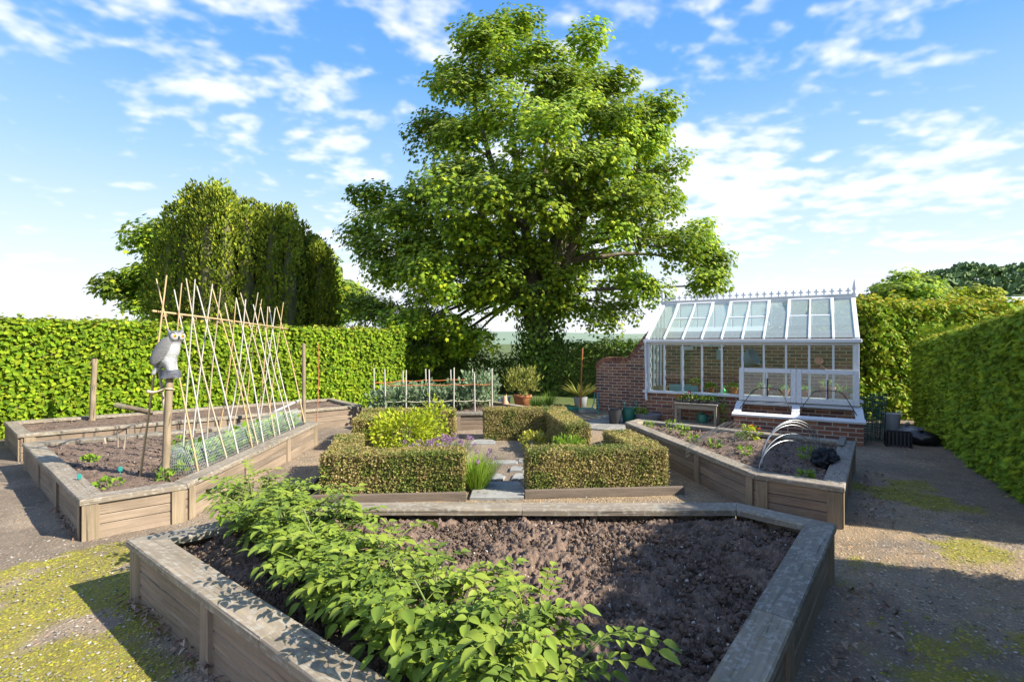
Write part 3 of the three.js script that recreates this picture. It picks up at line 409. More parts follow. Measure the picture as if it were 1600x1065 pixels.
  for (const y of [0.1, 0.72, 1.6]) part('rail', rbox(0.51, y < 0.2 ? 0.2 : 0.08, 0.036, 0.325, y, 0), M.white, door);
  part('panel', rbox(0.5, 0.48, 0.02, 0.325, 0.44, 0), M.white, door); pane(0.5, 0.8, 0.325, 1.16, 0, door); part('handle', rod(new THREE.Vector3(0.58, 0.78, 0.02), new THREE.Vector3(0.58, 0.78, 0.08), 0.012), M.black, door);
  part('downpipe', tube([[0.0, EAVE - 0.02, 0.05], [0.01, 1.0, 0.04], [0.02, 0.72, 0.07], [0.02, 0.6, 0.08], [0.04, 0.5, 0.1]].map((p) => new THREE.Vector3(...p)), 0.028, 0.028, 8, 16), M.whiteOld, gh);
  part('staging', [box(GL - 0.3, 0.03, 0.4, GL / 2, SILL - 0.04, -0.38), ...[0.3, 1.3, 2.4, 3.5].map((x) => box(0.04, SILL - 0.06, 0.04, x, (SILL - 0.06) / 2, -0.5))], M.board[1], gh);
  // cold frame: low brick box with a sloping white kerb and two lids propped upright
  const x0 = 1.83, x1 = 3.85, p = 0.62, cf = new THREE.Group(); cf.name = 'cold_frame'; gh.add(cf);
  const cm = part('mortar', [box(x1 - x0 - 0.012, 0.375, 0.09, (x0 + x1) / 2, 0.1875, p - 0.051), box(0.09, 0.41, p - 0.11, x0 + 0.051, 0.2, p / 2 - 0.06), box(0.09, 0.41, p - 0.11, x1 - 0.051, 0.2, p / 2 - 0.06)], M.mortar, cf);
  for (const [x, y, half] of lay(x0, x1, 0, 5)) { const b = part('brick', half ? halfGeo : brickGeo, M.brick[Math.floor(r() * 4)], cf); b.position.set(x, y, p - 0.0512 + (r() - 0.5) * 0.005); }
  for (const [x, s] of [[x0, -1], [x1, 1]]) for (const [u, y, half] of lay(0, p - 0.11, 0, 5)) { const b = part('brick', half ? halfGeo : brickGeo, M.brick[Math.floor(r() * 4)], cf); b.rotation.y = Math.PI / 2; b.position.set(x - s * 0.0512, y, u); }
  const tilt = Math.atan2(0.2, p), kerb = (w, d, x, z) => { const g = rbox(w, 0.04, d, 0, 0, 0, 0.006); const k = part('kerb', g, M.white, cf); k.rotation.x = tilt; k.position.set(x, 0.40 + ((p - z) / p) * 0.2, z); return k; };
  kerb(x1 - x0 + 0.06, 0.12, (x0 + x1) / 2, p - 0.03); kerb(x1 - x0 + 0.02, 0.09, (x0 + x1) / 2, 0.08); for (const x of [x0 + 0.05, (x0 + x1) / 2, x1 - 0.05]) kerb(0.13, p - 0.19, x, p / 2 + 0.02).position.y += 0.003;
  for (const k of [0, 1]) {
    const w = (x1 - x0 - 0.06) / 2, lid = new THREE.Group(); lid.name = 'lid'; lid.position.set(x0 + 0.03 + w * (k + 0.5), 0.62, 0.115); lid.rotation.x = -0.06; cf.add(lid); const h = 0.63;
    for (const x of [-w / 2 + 0.045, w / 2 - 0.045]) part('stile', rbox(0.085, h, 0.04, x, h / 2, 0), M.white, lid);
    part('rail', rbox(w - 0.18, 0.085, 0.038, 0, h - 0.043, 0), M.white, lid); part('rail', rbox(w - 0.18, 0.085, 0.038, 0, 0.043, 0), M.white, lid); part('glazing_bar', rbox(0.035, h - 0.17, 0.03, 0, h / 2, 0), M.white, lid);
    for (const x of [-1, 1]) pane(w / 2 - 0.105, h - 0.17, x * (w / 4 - 0.035), h / 2, -0.004, lid);
    part('hinge_bar', rbox(0.022, 0.34, 0.02, 0.01, 0.27, 0.03), M.black, lid); part('stay', tube([[-w / 2 + 0.06, -0.14, 0.3], [-0.2, 0.22, 0.1], [-0.12, 0.245, 0.06], [0.14, 0.245, 0.06], [0.22, 0.22, 0.1], [w / 2 - 0.06, -0.14, 0.3]].map((q) => new THREE.Vector3(...q)), 0.007, 0.007, 5, 30), M.black, lid);
  }
  // things kept in the greenhouse
  const inG = (x, y, z) => { const a = gh.localToWorld(new THREE.Vector3(x, y, z)); return [a.x, a.y, -a.z]; }; gh.updateMatrixWorld(true);
  let t = thing('wooden_box', 'small wooden box on the greenhouse staging by the left gable', 'box', inG(0.24, SILL - 0.02, -0.3), GA); for (const z of [-0.09, 0.09]) part('side', rbox(0.3, 0.13, 0.015, 0, 0.065, z), M.post, t); for (const x of [-0.145, 0.145]) part('end', rbox(0.015, 0.13, 0.165, x, 0.065, 0), M.post, t); part('base', box(0.28, 0.01, 0.16, 0, 0.01, 0), M.post, t);
  t = thing('trough', 'teal plastic trough on the greenhouse staging', 'trough', inG(0.72, SILL - 0.02, -0.36), GA); part('shell', new THREE.ExtrudeGeometry(new THREE.Shape([[-0.1, 0.17], [-0.08, 0], [0.08, 0], [0.1, 0.17], [0.085, 0.17], [0.068, 0.015], [-0.068, 0.015], [-0.085, 0.17]].map((q) => new THREE.Vector2(...q))), { depth: 0.6, bevelEnabled: false }).rotateY(Math.PI / 2).translate(-0.3, 0, 0), plainMat([0.10, 0.25, 0.28], 0.5), t); part('compost', box(0.59, 0.02, 0.15, 0, 0.13, 0), M.soil, t);
  t = thing('spray_bottle', 'bright green plastic spray bottle on the greenhouse sill', 'bottle', inG(1.52, SILL - 0.02, -0.25), GA); part('bottle', lathe([[0, 0], [0.06, 0], [0.062, 0.08], [0.05, 0.11], [0.02, 0.15], [0.02, 0.17], [0, 0.17]]), plainMat([0.02, 0.55, 0.10], 0.3), t); part('trigger', rbox(0.08, 0.03, 0.025, 0.015, 0.185, 0), plainMat([0.02, 0.45, 0.08], 0.4), t);
  t = thing('hanging_tub', 'blue grey plastic tub hanging on the greenhouse back wall', 'tub', inG(1.86, 1.32, -GD + 0.2), GA); { const b = part('tub', lathe([[0, 0], [0.14, 0], [0.19, 0.26], [0.205, 0.27], [0.185, 0.26], [0.13, 0.02], [0, 0.02]], 24), plainMat([0.16, 0.21, 0.30], 0.5), t); b.rotation.set(0.55, 0, -1.0); b.position.set(-0.08, 0.0, -0.05); part('hook', rod(new THREE.Vector3(0.05, 0.2, -0.1), new THREE.Vector3(0.05, 0.2, -0.2), 0.008), M.black, t); }
  t = thing('watering_can_rose', 'copper watering can head hung on the greenhouse back wall', 'watering can', inG(3.2, 1.36, -GD + 0.08), GA); part('rose', lathe([[0, 0.03], [0.085, 0.02], [0.08, 0], [0.02, -0.09], [0.0, -0.09]]).rotateX(1.2), plainMat([0.5, 0.22, 0.16], 0.45, { metalness: 0.5 }), t); part('spout', rod(new THREE.Vector3(0, -0.05, -0.02), new THREE.Vector3(0.16, -0.22, 0), 0.02, 0.03, 8), plainMat([0.5, 0.25, 0.18], 0.45, { metalness: 0.5 }), t);
  t = thing('wall_shelf', 'short white shelf on the greenhouse wall holding jars', 'shelf', inG(1.02, 1.66, -GD + 0.08), GA); part('board', rbox(0.7, 0.022, 0.15), M.white, t); for (const x of [-0.25, 0.25]) part('bracket', rbox(0.02, 0.1, 0.1, x, -0.06, -0.02), M.white, t);
  [[0.76, [0.5, 0.1, 0.1]], [0.88, [0.2, 0.25, 0.3]], [1.0, [0.55, 0.55, 0.5]], [1.14, [0.1, 0.2, 0.16]], [1.28, [0.3, 0.42, 0.4]]].forEach(([x, c], i) => { const j = thing('jar', ['red jar at the left end of the greenhouse shelf', 'grey blue jar second from left on the greenhouse shelf', 'white jar in the middle of the greenhouse shelf', 'dark green jar fourth along the greenhouse shelf', 'pale teal jar at the right end of the greenhouse shelf'][i], 'jar', inG(x, 1.672, -GD + 0.08), GA, 'jars on the greenhouse shelf'); part('body', lathe([[0, 0], [0.045, 0], [0.045, 0.1], [0.03, 0.115]], 14), plainMat(c, 0.4), j); part('lid', lathe([[0.034, 0.11], [0.034, 0.13], [0, 0.13]], 14), M.whiteOld, j); });
  t = thing('lantern', 'blue grey metal lantern hanging below the greenhouse shelf', 'lantern', inG(1.28, 1.36, -GD + 0.09), GA); part('body', rbox(0.12, 0.2, 0.1, 0, 0.1, 0), plainMat([0.2, 0.28, 0.32], 0.5), t); part('roof', new THREE.ConeGeometry(0.1, 0.06, 4).rotateY(0.78).translate(0, 0.23, 0), plainMat([0.16, 0.22, 0.26], 0.5), t);
  [[0.95, 0.10, 'orange terracotta pot with seedlings at the left of the staging'], [1.25, 0.07, 'small pot of seedlings behind the potting table trays'], [1.7, 0.075, 'small pot right of the green spray bottle'], [2.62, 0.08, 'pot behind the middle of the left cold frame lid'], [2.98, 0.075, 'small pot behind the join of the cold frame lids'], [3.62, 0.08, 'pot at the right end of the greenhouse staging'], [2.25, 0.085, 'terracotta pot on the staging behind the left cold frame lid'], [3.35, 0.12, 'large terracotta pot on the staging behind the right cold frame lid']].forEach(([x, s, l]) => { const q = thing('flower_pot', l, 'pot', inG(x, SILL - 0.02, -0.42), GA, 'pots on the greenhouse staging'); part('pot', lathe([[0, 0], [s * 0.75, 0], [s, s * 1.6], [s * 1.1, s * 1.6], [s * 1.1, s * 2], [s * 0.95, s * 2], [s * 0.9, s * 1.7], [0, s * 1.7]]), M.terracotta, q); const L = new Leaves(), rr = rng(x * 100); for (let i = 0; i < 60; i++) { const d = rv(rr); d.y = Math.abs(d.y); L.add(new THREE.Vector3(0, s * 1.8, 0).addScaledVector(d, s * (0.6 + rr() * 0.9)), d, rv(rr), 0.05, pick(PAL.herb, rr)); } L.mesh('leaves', G.round, M.leaf, q); });
  // potting table and its trays in front
  t = thing('potting_table', 'weathered grey wooden table against the greenhouse base', 'table', inG(1.12, 0, 0.32), GA); part('table_top', rbox(0.82, 0.03, 0.44, 0, 0.525, 0), M.cap[2], t); for (const x of [-0.37, 0.37]) for (const z of [-0.18, 0.18]) part('leg', rbox(0.05, 0.51, 0.05, x, 0.255, z), M.cap[0], t); for (const z of [-0.19, 0.19]) part('apron', rbox(0.72, 0.08, 0.02, 0, 0.465, z), M.cap[1], t); part('shelf', rbox(0.7, 0.02, 0.32, 0, 0.14, 0), M.cap[1], t);
  const flowers = [[0.5, 0.03, 0.03], [0.5, 0.45, 0.5], [0.55, 0.5, 0.2], [0.25, 0.3, 0.12], [0.2, 0.32, 0.1]], tl = ['grey tray of small seedlings at the left end of the potting table', 'grey tray with a red flower on the potting table', 'middle tray of pale yellow leaves on the potting table', 'narrow tray of green seedlings on the potting table', 'tray of bushy green seedlings at the right end of the potting table'];
  [-0.33, -0.17, 0.0, 0.15, 0.31].forEach((x, i) => { const q = thing('plant_tray', tl[i], 'plant tray', inG(1.12 + x, 0.54, 0.34), GA, 'trays on the potting table'); part('tray', lathe([[0, 0], [0.06, 0], [0.075, 0.07], [0.08, 0.07], [0.07, 0.06], [0, 0.055]], 4).rotateY(0.78).scale(1, 1, 1.5), plainMat([0.2, 0.2, 0.21], 0.6), q); const L = new Leaves(), rr = rng(900 + i); for (let k = 0; k < 90; k++) { const d = rv(rr); d.y = Math.abs(d.y) * 1.2; const fl = rr() < 0.25; L.add(new THREE.Vector3((rr() - 0.5) * 0.1, 0.05, (rr() - 0.5) * 0.14).addScaledVector(d, 0.03 + rr() * (i === 1 ? 0.12 : 0.07)), d, rv(rr), 0.035, fl ? flowers[i] : pick(PAL.herb, rr, 0.8)); } if (i === 1) for (let k = 0; k < 14; k++) L.add(new THREE.Vector3(0.02, 0.2, 0).addScaledVector(rv(rr), 0.03), rv(rr), rv(rr), 0.035, [0.55, 0.01, 0.02]); L.mesh('leaves', G.round, M.leaf, q); });
  t = thing('watering_can', 'dark green watering can on the shelf under the potting table', 'watering can', inG(1.22, 0.15, 0.32), GA + 0.4); part('body', lathe([[0, 0], [0.09, 0], [0.085, 0.16], [0.05, 0.175], [0, 0.175]]), plainMat([0.03, 0.16, 0.12], 0.4), t); part('spout', rod(new THREE.Vector3(0.07, 0.04, 0), new THREE.Vector3(0.25, 0.2, 0), 0.022, 0.012, 8), plainMat([0.03, 0.16, 0.12], 0.4), t); part('handle', tube([[-0.08, 0.05, 0], [-0.15, 0.12, 0], [-0.07, 0.22, 0], [0.03, 0.17, 0]].map((q) => new THREE.Vector3(...q)), 0.01), plainMat([0.03, 0.16, 0.12], 0.4), t);
}

// ---------------------------------------------------------------- generic little plants
function bush(name, label, category, [x, h, z], w, ht, n, g, size, pal, o = {}) {
  const t = thing(name, label, category, [x, h, z], 0, o.group), r = rng(Math.floor(x * 733 + z * 911 + n)), L = new Leaves(), stems = o.stems ?? 5;
  for (let i = 0; i < stems; i++) { const a = r() * 6.28, d = w * 0.4 * r(); part('stem', tube([new THREE.Vector3(Math.cos(a) * d * 0.2, 0, Math.sin(a) * d * 0.2), new THREE.Vector3(Math.cos(a) * d * 0.5, ht * 0.4, Math.sin(a) * d * 0.5), new THREE.Vector3(Math.cos(a) * d, ht * (0.7 + 0.25 * r()), Math.sin(a) * d)], Math.max(0.003, w * 0.012), 0.002, 4, 4), M.stalk, t); }
  for (let i = 0; i < n; i++) {
    const d = rv(r), k = (o.fill ?? 0.45) + (1 - (o.fill ?? 0.45)) * r(), lump = 0.75 + 0.5 * fbm(d.x * 2.3 + x * 5, d.y * 2.3, d.z * 2.3 + z, 2), p = new THREE.Vector3(d.x * w * 0.5 * k * lump, ht * 0.52 + d.y * ht * 0.48 * k * lump, d.z * w * 0.5 * k * lump); if (p.y < 0.01) p.y = 0.01 + r() * 0.03;
    const tip = d.clone().add(new THREE.Vector3(0, o.up ?? 0.4, 0)).addScaledVector(rv(r), 0.5), face = new THREE.Vector3(0, 0.6, 0).add(d).addScaledVector(rv(r), 0.7); L.add(p, tip, face, size * (0.6 + 0.7 * r()), pick(pal, r));
  }
  L.mesh('foliage', g, o.material ?? M.leaf, t); return t;
}
function tuft(name, label, category, [x, h, z], w, ht, n, pal, o = {}) { // blades from the ground
  const t = thing(name, label, category, [x, h, z], 0, o.group), r = rng(Math.floor(x * 337 + z * 119 + n)), L = new Leaves();
  for (let i = 0; i < n; i++) { const a = r() * 6.28, d = w * 0.22 * Math.sqrt(r()), lean = 0.12 + 0.55 * r(), tip = new THREE.Vector3(Math.cos(a) * lean, 1, Math.sin(a) * lean), face = new THREE.Vector3(Math.cos(a), -lean * 0.2 + 0.3, Math.sin(a)).negate(); L.add(new THREE.Vector3(Math.cos(a) * d, 0, Math.sin(a) * d), tip, face, ht * (0.6 + 0.5 * r()), pick(pal, r)); }
  L.mesh('blades', o.leaf ?? G.blade, M.leaf, t);
  if (o.heads) { const F = new Leaves(); for (let i = 0; i < o.heads; i++) { const a = r() * 6.28, d = w * 0.5 * Math.sqrt(r()), p = new THREE.Vector3(Math.cos(a) * d, ht * (0.75 + 0.3 * r()), Math.sin(a) * d); for (let k = 0; k < 26; k++) { const q = rv(r); F.add(p.clone().addScaledVector(q, 0.006), q, rv(r), 0.034, pick([[0.36, 0.22, 0.38], [0.28, 0.15, 0.30], [0.45, 0.32, 0.45]], r)); } part('stalk', rod(new THREE.Vector3(p.x * 0.4, 0, p.z * 0.4), p, 0.0025, 0.002, 4), M.stalk, t); } F.mesh('flower_heads', G.lance, M.leaf, t); }
  return t;
}
bush('golden_shrub', 'golden yellow green shrub in the back left of the parterre', 'shrub', [-1.62, 0, 7.75], 1.2, 0.74, 2300, G.beech, 0.06, PAL.gold, { up: 0.1, stems: 9 });
bush('golden_shrub', 'tall yellow green shoots rising from the golden shrub', 'shrub', [-1.22, 0, 8.1], 0.45, 0.92, 420, G.beech, 0.055, PAL.gold, { up: 0.3, stems: 6 });
tuft('chive_clump', 'bright green chive clump at the entrance of the parterre', 'chives', [-0.42, 0, 6.08], 0.55, 0.46, 520, PAL.herb.concat([[0.30, 0.42, 0.05]]), { heads: 7 });
tuft('chive_clump', 'chives in purple flower beside the golden shrub', 'chives', [-0.86, 0, 7.6], 0.75, 0.32, 420, PAL.glaucous, { heads: 46 });
tuft('chive_clump', 'purple flowered chives further left by the golden shrub', 'chives', [-1.28, 0, 7.2], 0.45, 0.34, 240, PAL.glaucous, { heads: 14 });
bush('variegated_shrub', 'small round yellow variegated shrub in the parterre', 'shrub', [0.34, 0, 8.25], 0.42, 0.32, 520, G.beech, 0.05, [[0.5, 0.46, 0.06], [0.38, 0.40, 0.05], [0.5, 0.48, 0.14]]);
bush('rosemary', 'upright green herb against the right box hedge', 'herb', [0.82, 0, 7.35], 0.55, 0.40, 1100, G.lance, 0.055, PAL.herb, { up: 1.6, stems: 8 });

// ---------------------------------------------------------------- potatoes: compound leaves on arching stalks
{
  const leaflet = (len, wid) => { const pos = [], idx = [], rows = [[0, 0.1], [0.14, 0.72], [0.34, 1], [0.58, 0.86], [0.8, 0.46], [1, 0]]; for (const [t, w] of rows) for (const s of [-1, -0.5, 0, 0.5, 1]) pos.push((s * w * wid) / 2, t * len, (s * s * 0.16 - (Math.abs(s) === 0.5 ? -0.05 : 0)) * w * wid - 0.2 * len * t * t); for (let q = 0; q < 5; q++) for (let c = 0; c < 4; c++) { const a = q * 5 + c, b = a + 5; idx.push(a, a + 1, b + 1, a, b + 1, b); } return geo(pos, pos.filter((_, i) => i % 3 < 2), idx); };
  const r = rng(71), variants = [];
  for (let v = 0; v < 5; v++) { // along +y, face +z, arching
    const L = 0.19 + 0.07 * r(), at = (t) => new THREE.Vector3(0, L * t, -0.38 * L * t * t), gs = [tube([0, 0.5, 1].map(at), 0.0032, 0.0018, 4, 4)];
    const place = (t, side, len) => { const g = leaflet(len, len * 0.62), m = new THREE.Matrix4().makeRotationFromEuler(new THREE.Euler(-0.75 * t - 0.1 + (r() - 0.5) * 0.5, (r() - 0.5) * 0.5 - side * 0.25, -side * (1.05 + 0.25 * (r() - 0.5)))); g.applyMatrix4(m); const p = at(t); gs.push(g.translate(p.x + side * 0.006, p.y, p.z)); };
    for (const t of [0.36, 0.58, 0.8]) for (const s of [-1, 1]) place(t + 0.04 * r(), s, (0.05 + 0.03 * t) * (0.85 + 0.3 * r())); place(1, 0, 0.09 + 0.02 * r()); for (const s of [-1, 1]) place(0.47, s, 0.024); variants.push(mergeGeometries(gs.map(plain)));
  }
  const mats = [[0.175, 0.255, 0.034], [0.21, 0.295, 0.038], [0.13, 0.20, 0.03], [0.25, 0.32, 0.046]].map((c) => new THREE.MeshPhysicalMaterial({ color: new THREE.Color().setRGB(...c), roughness: 0.55, transmission: 0.3, thickness: 0, side: THREE.DoubleSide, ior: 1.35, specularIntensity: 0.5 }));
  const places = []; for (let i = 0; i < 13; i++) places.push([-2.10 + i * 0.183 + (r() - 0.5) * 0.08, 4.05 - i * 0.182 + (r() - 0.5) * 0.08]);
  const lab = (i) => i === 0 ? 'potato plant at the far left end of the row' : i === 12 ? 'potato plant at the near end of the row' : ['second', 'third', 'fourth', 'fifth', 'sixth', 'seventh', 'eighth', 'ninth', 'tenth', 'eleventh', 'twelfth'][i - 1] + ' potato plant from the far left end of the row';
  places.forEach(([x, z], i) => {
    const t = thing('potato_plant', lab(i), 'potato plant', [x, 0.28, z], r() * 6.28, 'potato plants in the front bed'), stems = 8, R = 0.22 + 0.05 * r();
    for (let s = 0; s < stems; s++) {
      const a = (s / stems) * 6.28 + r(), H = 0.27 + 0.16 * r(), reach = R * (0.35 + 0.75 * r()), b = new THREE.Vector3(Math.cos(a) * 0.03, -0.02, Math.sin(a) * 0.03), m = new THREE.Vector3(Math.cos(a) * reach * 0.4, H * 0.6, Math.sin(a) * reach * 0.4), e = new THREE.Vector3(Math.cos(a) * reach, H, Math.sin(a) * reach), curve = new THREE.CatmullRomCurve3([b, m, e]); part('stem', tube([b, m, e], 0.008, 0.004, 5, 6), M.stalk, t);
      for (let k = 0; k < 9; k++) { const u = 0.24 + 0.76 * (k / 8), p = curve.getPoint(u), q = a + (r() - 0.5) * 3.6 * (k === 8 ? 0.3 : 1) + (k % 2) * 0.6, d = new THREE.Vector3(Math.cos(q), 0.35 + 0.65 * r() * u, Math.sin(q)).normalize(), lf = part('leaf', variants[Math.floor(r() * 5)], mats[Math.floor(r() * 4)], t); Y.copy(d); X.crossVectors(Y, new THREE.Vector3(0, 1, 0)).normalize(); Z.crossVectors(X, Y); lf.setRotationFromMatrix(MX.makeBasis(X, Y, Z)); lf.position.copy(p); lf.scale.setScalar(0.55 + 0.38 * r() * (1.1 - u * 0.35)); }
    }
  });
}

// ---------------------------------------------------------------- owl on its post, and the bean frame
{
  const P0 = [-3.68, 5.43], post = thing('wooden_post', 'round wooden post standing in the left bed under the owl', 'post', [P0[0], 0.2, P0[1]]);
  part('shaft', tube([[0, 0, 0], [0.02, 0.6, 0], [0.045, 1.17, 0]].map((p) => new THREE.Vector3(...p)), 0.042, 0.036, 10), M.post, post); part('tie', new THREE.TorusGeometry(0.043, 0.008, 5, 14).rotateX(1.4).translate(0.042, 1.05, 0), plainMat([0.55, 0.42, 0.3], 0.9), post); part('tie_end', tube([[0, 1.05, 0.03], [-0.1, 1.02, 0.04], [-0.16, 1.03, 0.04]].map((p) => new THREE.Vector3(...p)), 0.006, 0.02, 5), plainMat([0.6, 0.46, 0.36], 0.9), post);
  const owl = thing('owl_decoy', 'grey and white plastic owl decoy with orange eyes', 'owl', [P0[0] + 0.05, 1.37, P0[1]], 0.22);
  part('stump', (() => { const g = new THREE.CylinderGeometry(0.088, 0.096, 0.085, 18, 3), p = g.attributes.position; for (let i = 0; i < p.count; i++) { const a = Math.atan2(p.getZ(i), p.getX(i)), k = 0.85 + 0.3 * noise(Math.cos(a) * 2 + 5, p.getY(i) * 20, Math.sin(a) * 2 + 5); if (Math.hypot(p.getX(i), p.getZ(i)) > 0.02) { p.setX(i, p.getX(i) * k); p.setZ(i, p.getZ(i) * k); } } g.computeVertexNormals(); return g.translate(0, 0.0425, 0); })(), plainMat([0.10, 0.11, 0.14], 0.7, { map: speck, bumpMap: speck, bumpScale: 0.01 }), owl);
  // the owl's body: one surface from blended shapes, forward is +x
  const S = 0.3, N = 72, mc = new MarchingCubes(N, new THREE.MeshStandardMaterial(), true, false, 200000); mc.isolation = 0;
  const ell = (p, c, rad, rot = 0) => { const dx = p[0] - c[0], dy = p[1] - c[1], x = dx * Math.cos(rot) + dy * Math.sin(rot), y = -dx * Math.sin(rot) + dy * Math.cos(rot), z = p[2] - c[2], k = Math.hypot(x / rad[0], y / rad[1], z / rad[2]); return (k - 1) * Math.min(...rad); };
  const cone = (p, a, b, r0, r1) => { const d = [0, 1, 2].map((i) => b[i] - a[i]), q = [0, 1, 2].map((i) => p[i] - a[i]), t = clamp((q[0] * d[0] + q[1] * d[1] + q[2] * d[2]) / (d[0] ** 2 + d[1] ** 2 + d[2] ** 2)); return Math.hypot(q[0] - d[0] * t, q[1] - d[1] * t, q[2] - d[2] * t) - lerp(r0, r1, t); };
  const smin = (a, b, k) => { const h = clamp(0.5 + (0.5 * (b - a)) / k); return lerp(b, a, h) - k * h * (1 - h); };
  const C = [-0.03, 0.245, 0], wing = (p) => Math.min(ell(p, [-0.062, 0.20, 0.078], [0.062, 0.168, 0.034], -0.5), ell(p, [-0.062, 0.20, -0.078], [0.062, 0.168, 0.034], -0.5));
  const sdf = (p) => { let d = ell(p, [-0.008, 0.185, 0], [0.088, 0.15, 0.09], -0.42); d = smin(d, ell(p, [0.052, 0.35, 0], [0.074, 0.066, 0.08]), 0.05); d = smin(d, cone(p, [-0.08, 0.08, 0], [-0.155, -0.035, 0], 0.045, 0.02), 0.04); d = smin(d, wing(p), 0.012); const ha = -0.8, hc = Math.cos(ha), hs = Math.sin(ha), hd = (q) => [0.052 + (q[0] - 0.052) * hc - q[2] * hs, q[1], (q[0] - 0.052) * hs + q[2] * hc], ph = hd(p); for (const s of [-1, 1]) { d = smin(d, cone(ph, [0.05, 0.385, s * 0.05], [0.035, 0.455, s * 0.085], 0.02, 0.003), 0.015); d = smin(d, cone(p, [0.0, 0.08, s * 0.035], [0.02, 0.0, s * 0.04], 0.05, 0.04), 0.04); d = smin(d, ell(ph, [0.108, 0.355, s * 0.036], [0.02, 0.042, 0.04]), 0.012); } return d - 0.0012 * (noise(p[0] * 70, p[1] * 55, p[2] * 70) - 0.5); };
  const headTurn = (q) => { const a = -0.8, c = Math.cos(a), s = Math.sin(a); return [0.052 + (q[0] - 0.052) * c - q[2] * s, q[1], (q[0] - 0.052) * s + q[2] * c]; };
  const h = N / 2; for (let k = 0; k < N; k++) for (let j = 0; j < N; j++) for (let i = 0; i < N; i++) mc.field[i + j * N + k * N * N] = -sdf([((i - h) / h) * S + C[0], ((j - h) / h) * S + C[1] - 0.02, ((k - h) / h) * S]) * 100;
  mc.update(); const n = mc.count, pos = new Float32Array(n * 3), nor = new Float32Array(n * 3), col = new Float32Array(n * 3);
  for (let i = 0; i < n; i++) {
    const p = [mc.positionArray[i * 3] * S + C[0], mc.positionArray[i * 3 + 1] * S + C[1] - 0.02, mc.positionArray[i * 3 + 2] * S]; pos.set([p[0], p[1] + 0.085, p[2]], i * 3); nor.set([mc.normalArray[i * 3], mc.normalArray[i * 3 + 1], mc.normalArray[i * 3 + 2]], i * 3);
    const w = wing(p) < 0.006, back = p[0] < -0.03 - (p[1] - 0.2) * -0.35, sp = noise(p[0] * 120, p[1] * 90, p[2] * 120), scal = 0.5 + 0.5 * Math.sin(p[1] * 300 + Math.sin(p[2] * 160 + p[0] * 140) * 2.2), ph = headTurn(p), disc = p[1] > 0.3 && ph[0] > 0.095 && Math.min(Math.hypot(p[1] - 0.358, ph[2] - 0.037), Math.hypot(p[1] - 0.358, ph[2] + 0.037)) < 0.036;
    let c = w || back ? lerp(0.06, 0.22, scal * 0.6 + sp * 0.4) : p[1] > 0.295 ? (disc ? 0.3 : lerp(0.06, 0.2, sp)) : lerp(0.26, 0.46, sp) * (scal < 0.3 ? 0.72 : 1); if (p[1] < 0.02 && p[0] < -0.08) c = 0.5 * (0.7 + 0.5 * sp); col.set([c * 0.97, c, c * 1.07], i * 3);
  }
  const g = new THREE.BufferGeometry(); g.setAttribute('position', new THREE.BufferAttribute(pos, 3)); g.setAttribute('normal', new THREE.BufferAttribute(nor, 3)); g.setAttribute('color', new THREE.BufferAttribute(col, 3)); g.setAttribute('uv', new THREE.BufferAttribute(new Float32Array(n * 2), 2));
  part('body', g, new THREE.MeshStandardMaterial({ vertexColors: true, roughness: 0.65 }), owl);
  const face = (g) => g.translate(-0.052, 0, 0).rotateY(-0.8).translate(0.052, 0, 0); // the head is turned to the side
  for (const s of [-1, 1]) { const e = part('eye', face(new THREE.SphereGeometry(0.0185, 16, 12).translate(0.119, 0.443, s * 0.037)), plainMat([0.75, 0.33, 0.02], 0.25), owl); part('pupil', face(new THREE.SphereGeometry(0.009, 12, 8).translate(0.1312, 0.443, s * 0.0375)), M.black, e); part('brow', face(tube([[0.115, 0.452, s * 0.012], [0.123, 0.468, s * 0.035], [0.105, 0.487, s * 0.066]].map((p) => new THREE.Vector3(...p)), 0.006, 0.004, 5)), M.black, owl); }
  part('beak', face(new THREE.ConeGeometry(0.013, 0.042, 8).rotateX(Math.PI).rotateZ(0.35).translate(0.134, 0.42, 0)), plainMat([0.04, 0.04, 0.045], 0.35), owl);

  // bean canes: crossed pairs tied to a ridge cane between end posts
  const f = thing('bean_trellis', 'trellis of crossed bamboo bean canes tied to a ridge cane', 'trellis', [-3.55, 0, 7.2]), r = rng(81), q = (x, y, z) => new THREE.Vector3(x + 3.55, y, -(z - 7.2)), cane = (a, b, rad = 0.009) => part('cane', tube([a, a.clone().lerp(b, 0.5).add(new THREE.Vector3((r() - 0.5) * 0.08, 0, (r() - 0.5) * 0.08)), b], rad * 1.1, rad * 0.75, 6, 6), M.cane[Math.floor(r() * 3)], f);
  const A0 = [-3.66, 5.62], A1 = [-3.80, 8.75]; part('ridge_cane', tube([q(A0[0] - 0.22, 2.085, A0[1] - 0.1), q(-3.84, 2.06, 6.3), q(-3.90, 2.03, 7.5), q(A1[0] - 0.1, 1.98, A1[1] + 0.15)], 0.013, 0.009, 7, 24), M.cane[0], f);
  for (let i = 0; i < 12; i++) { const t = i / 11, x = lerp(A0[0], A1[0], t), z = lerp(A0[1], A1[1], t), e = 0.28 + 0.16 * r(), j = () => (r() - 0.5) * 0.34; const rx = x - 0.15, ry = 2.04 - 0.06 * t; for (const s of [1, -1]) { const b = q(x - 0.15 + s * 0.32 + 0.1, 0.25, z + j()), m = q(rx, ry, z + j() * 0.4), d = m.clone().sub(b).normalize(); cane(b, m.clone().addScaledVector(d, e + 0.25 * r() * r()), 0.008 + 0.003 * r()); } part('tie', new THREE.TorusGeometry(0.018, 0.004, 4, 10).translate(...q(rx, ry, z).toArray()), plainMat([0.5, 0.38, 0.25], 0.9), f); }
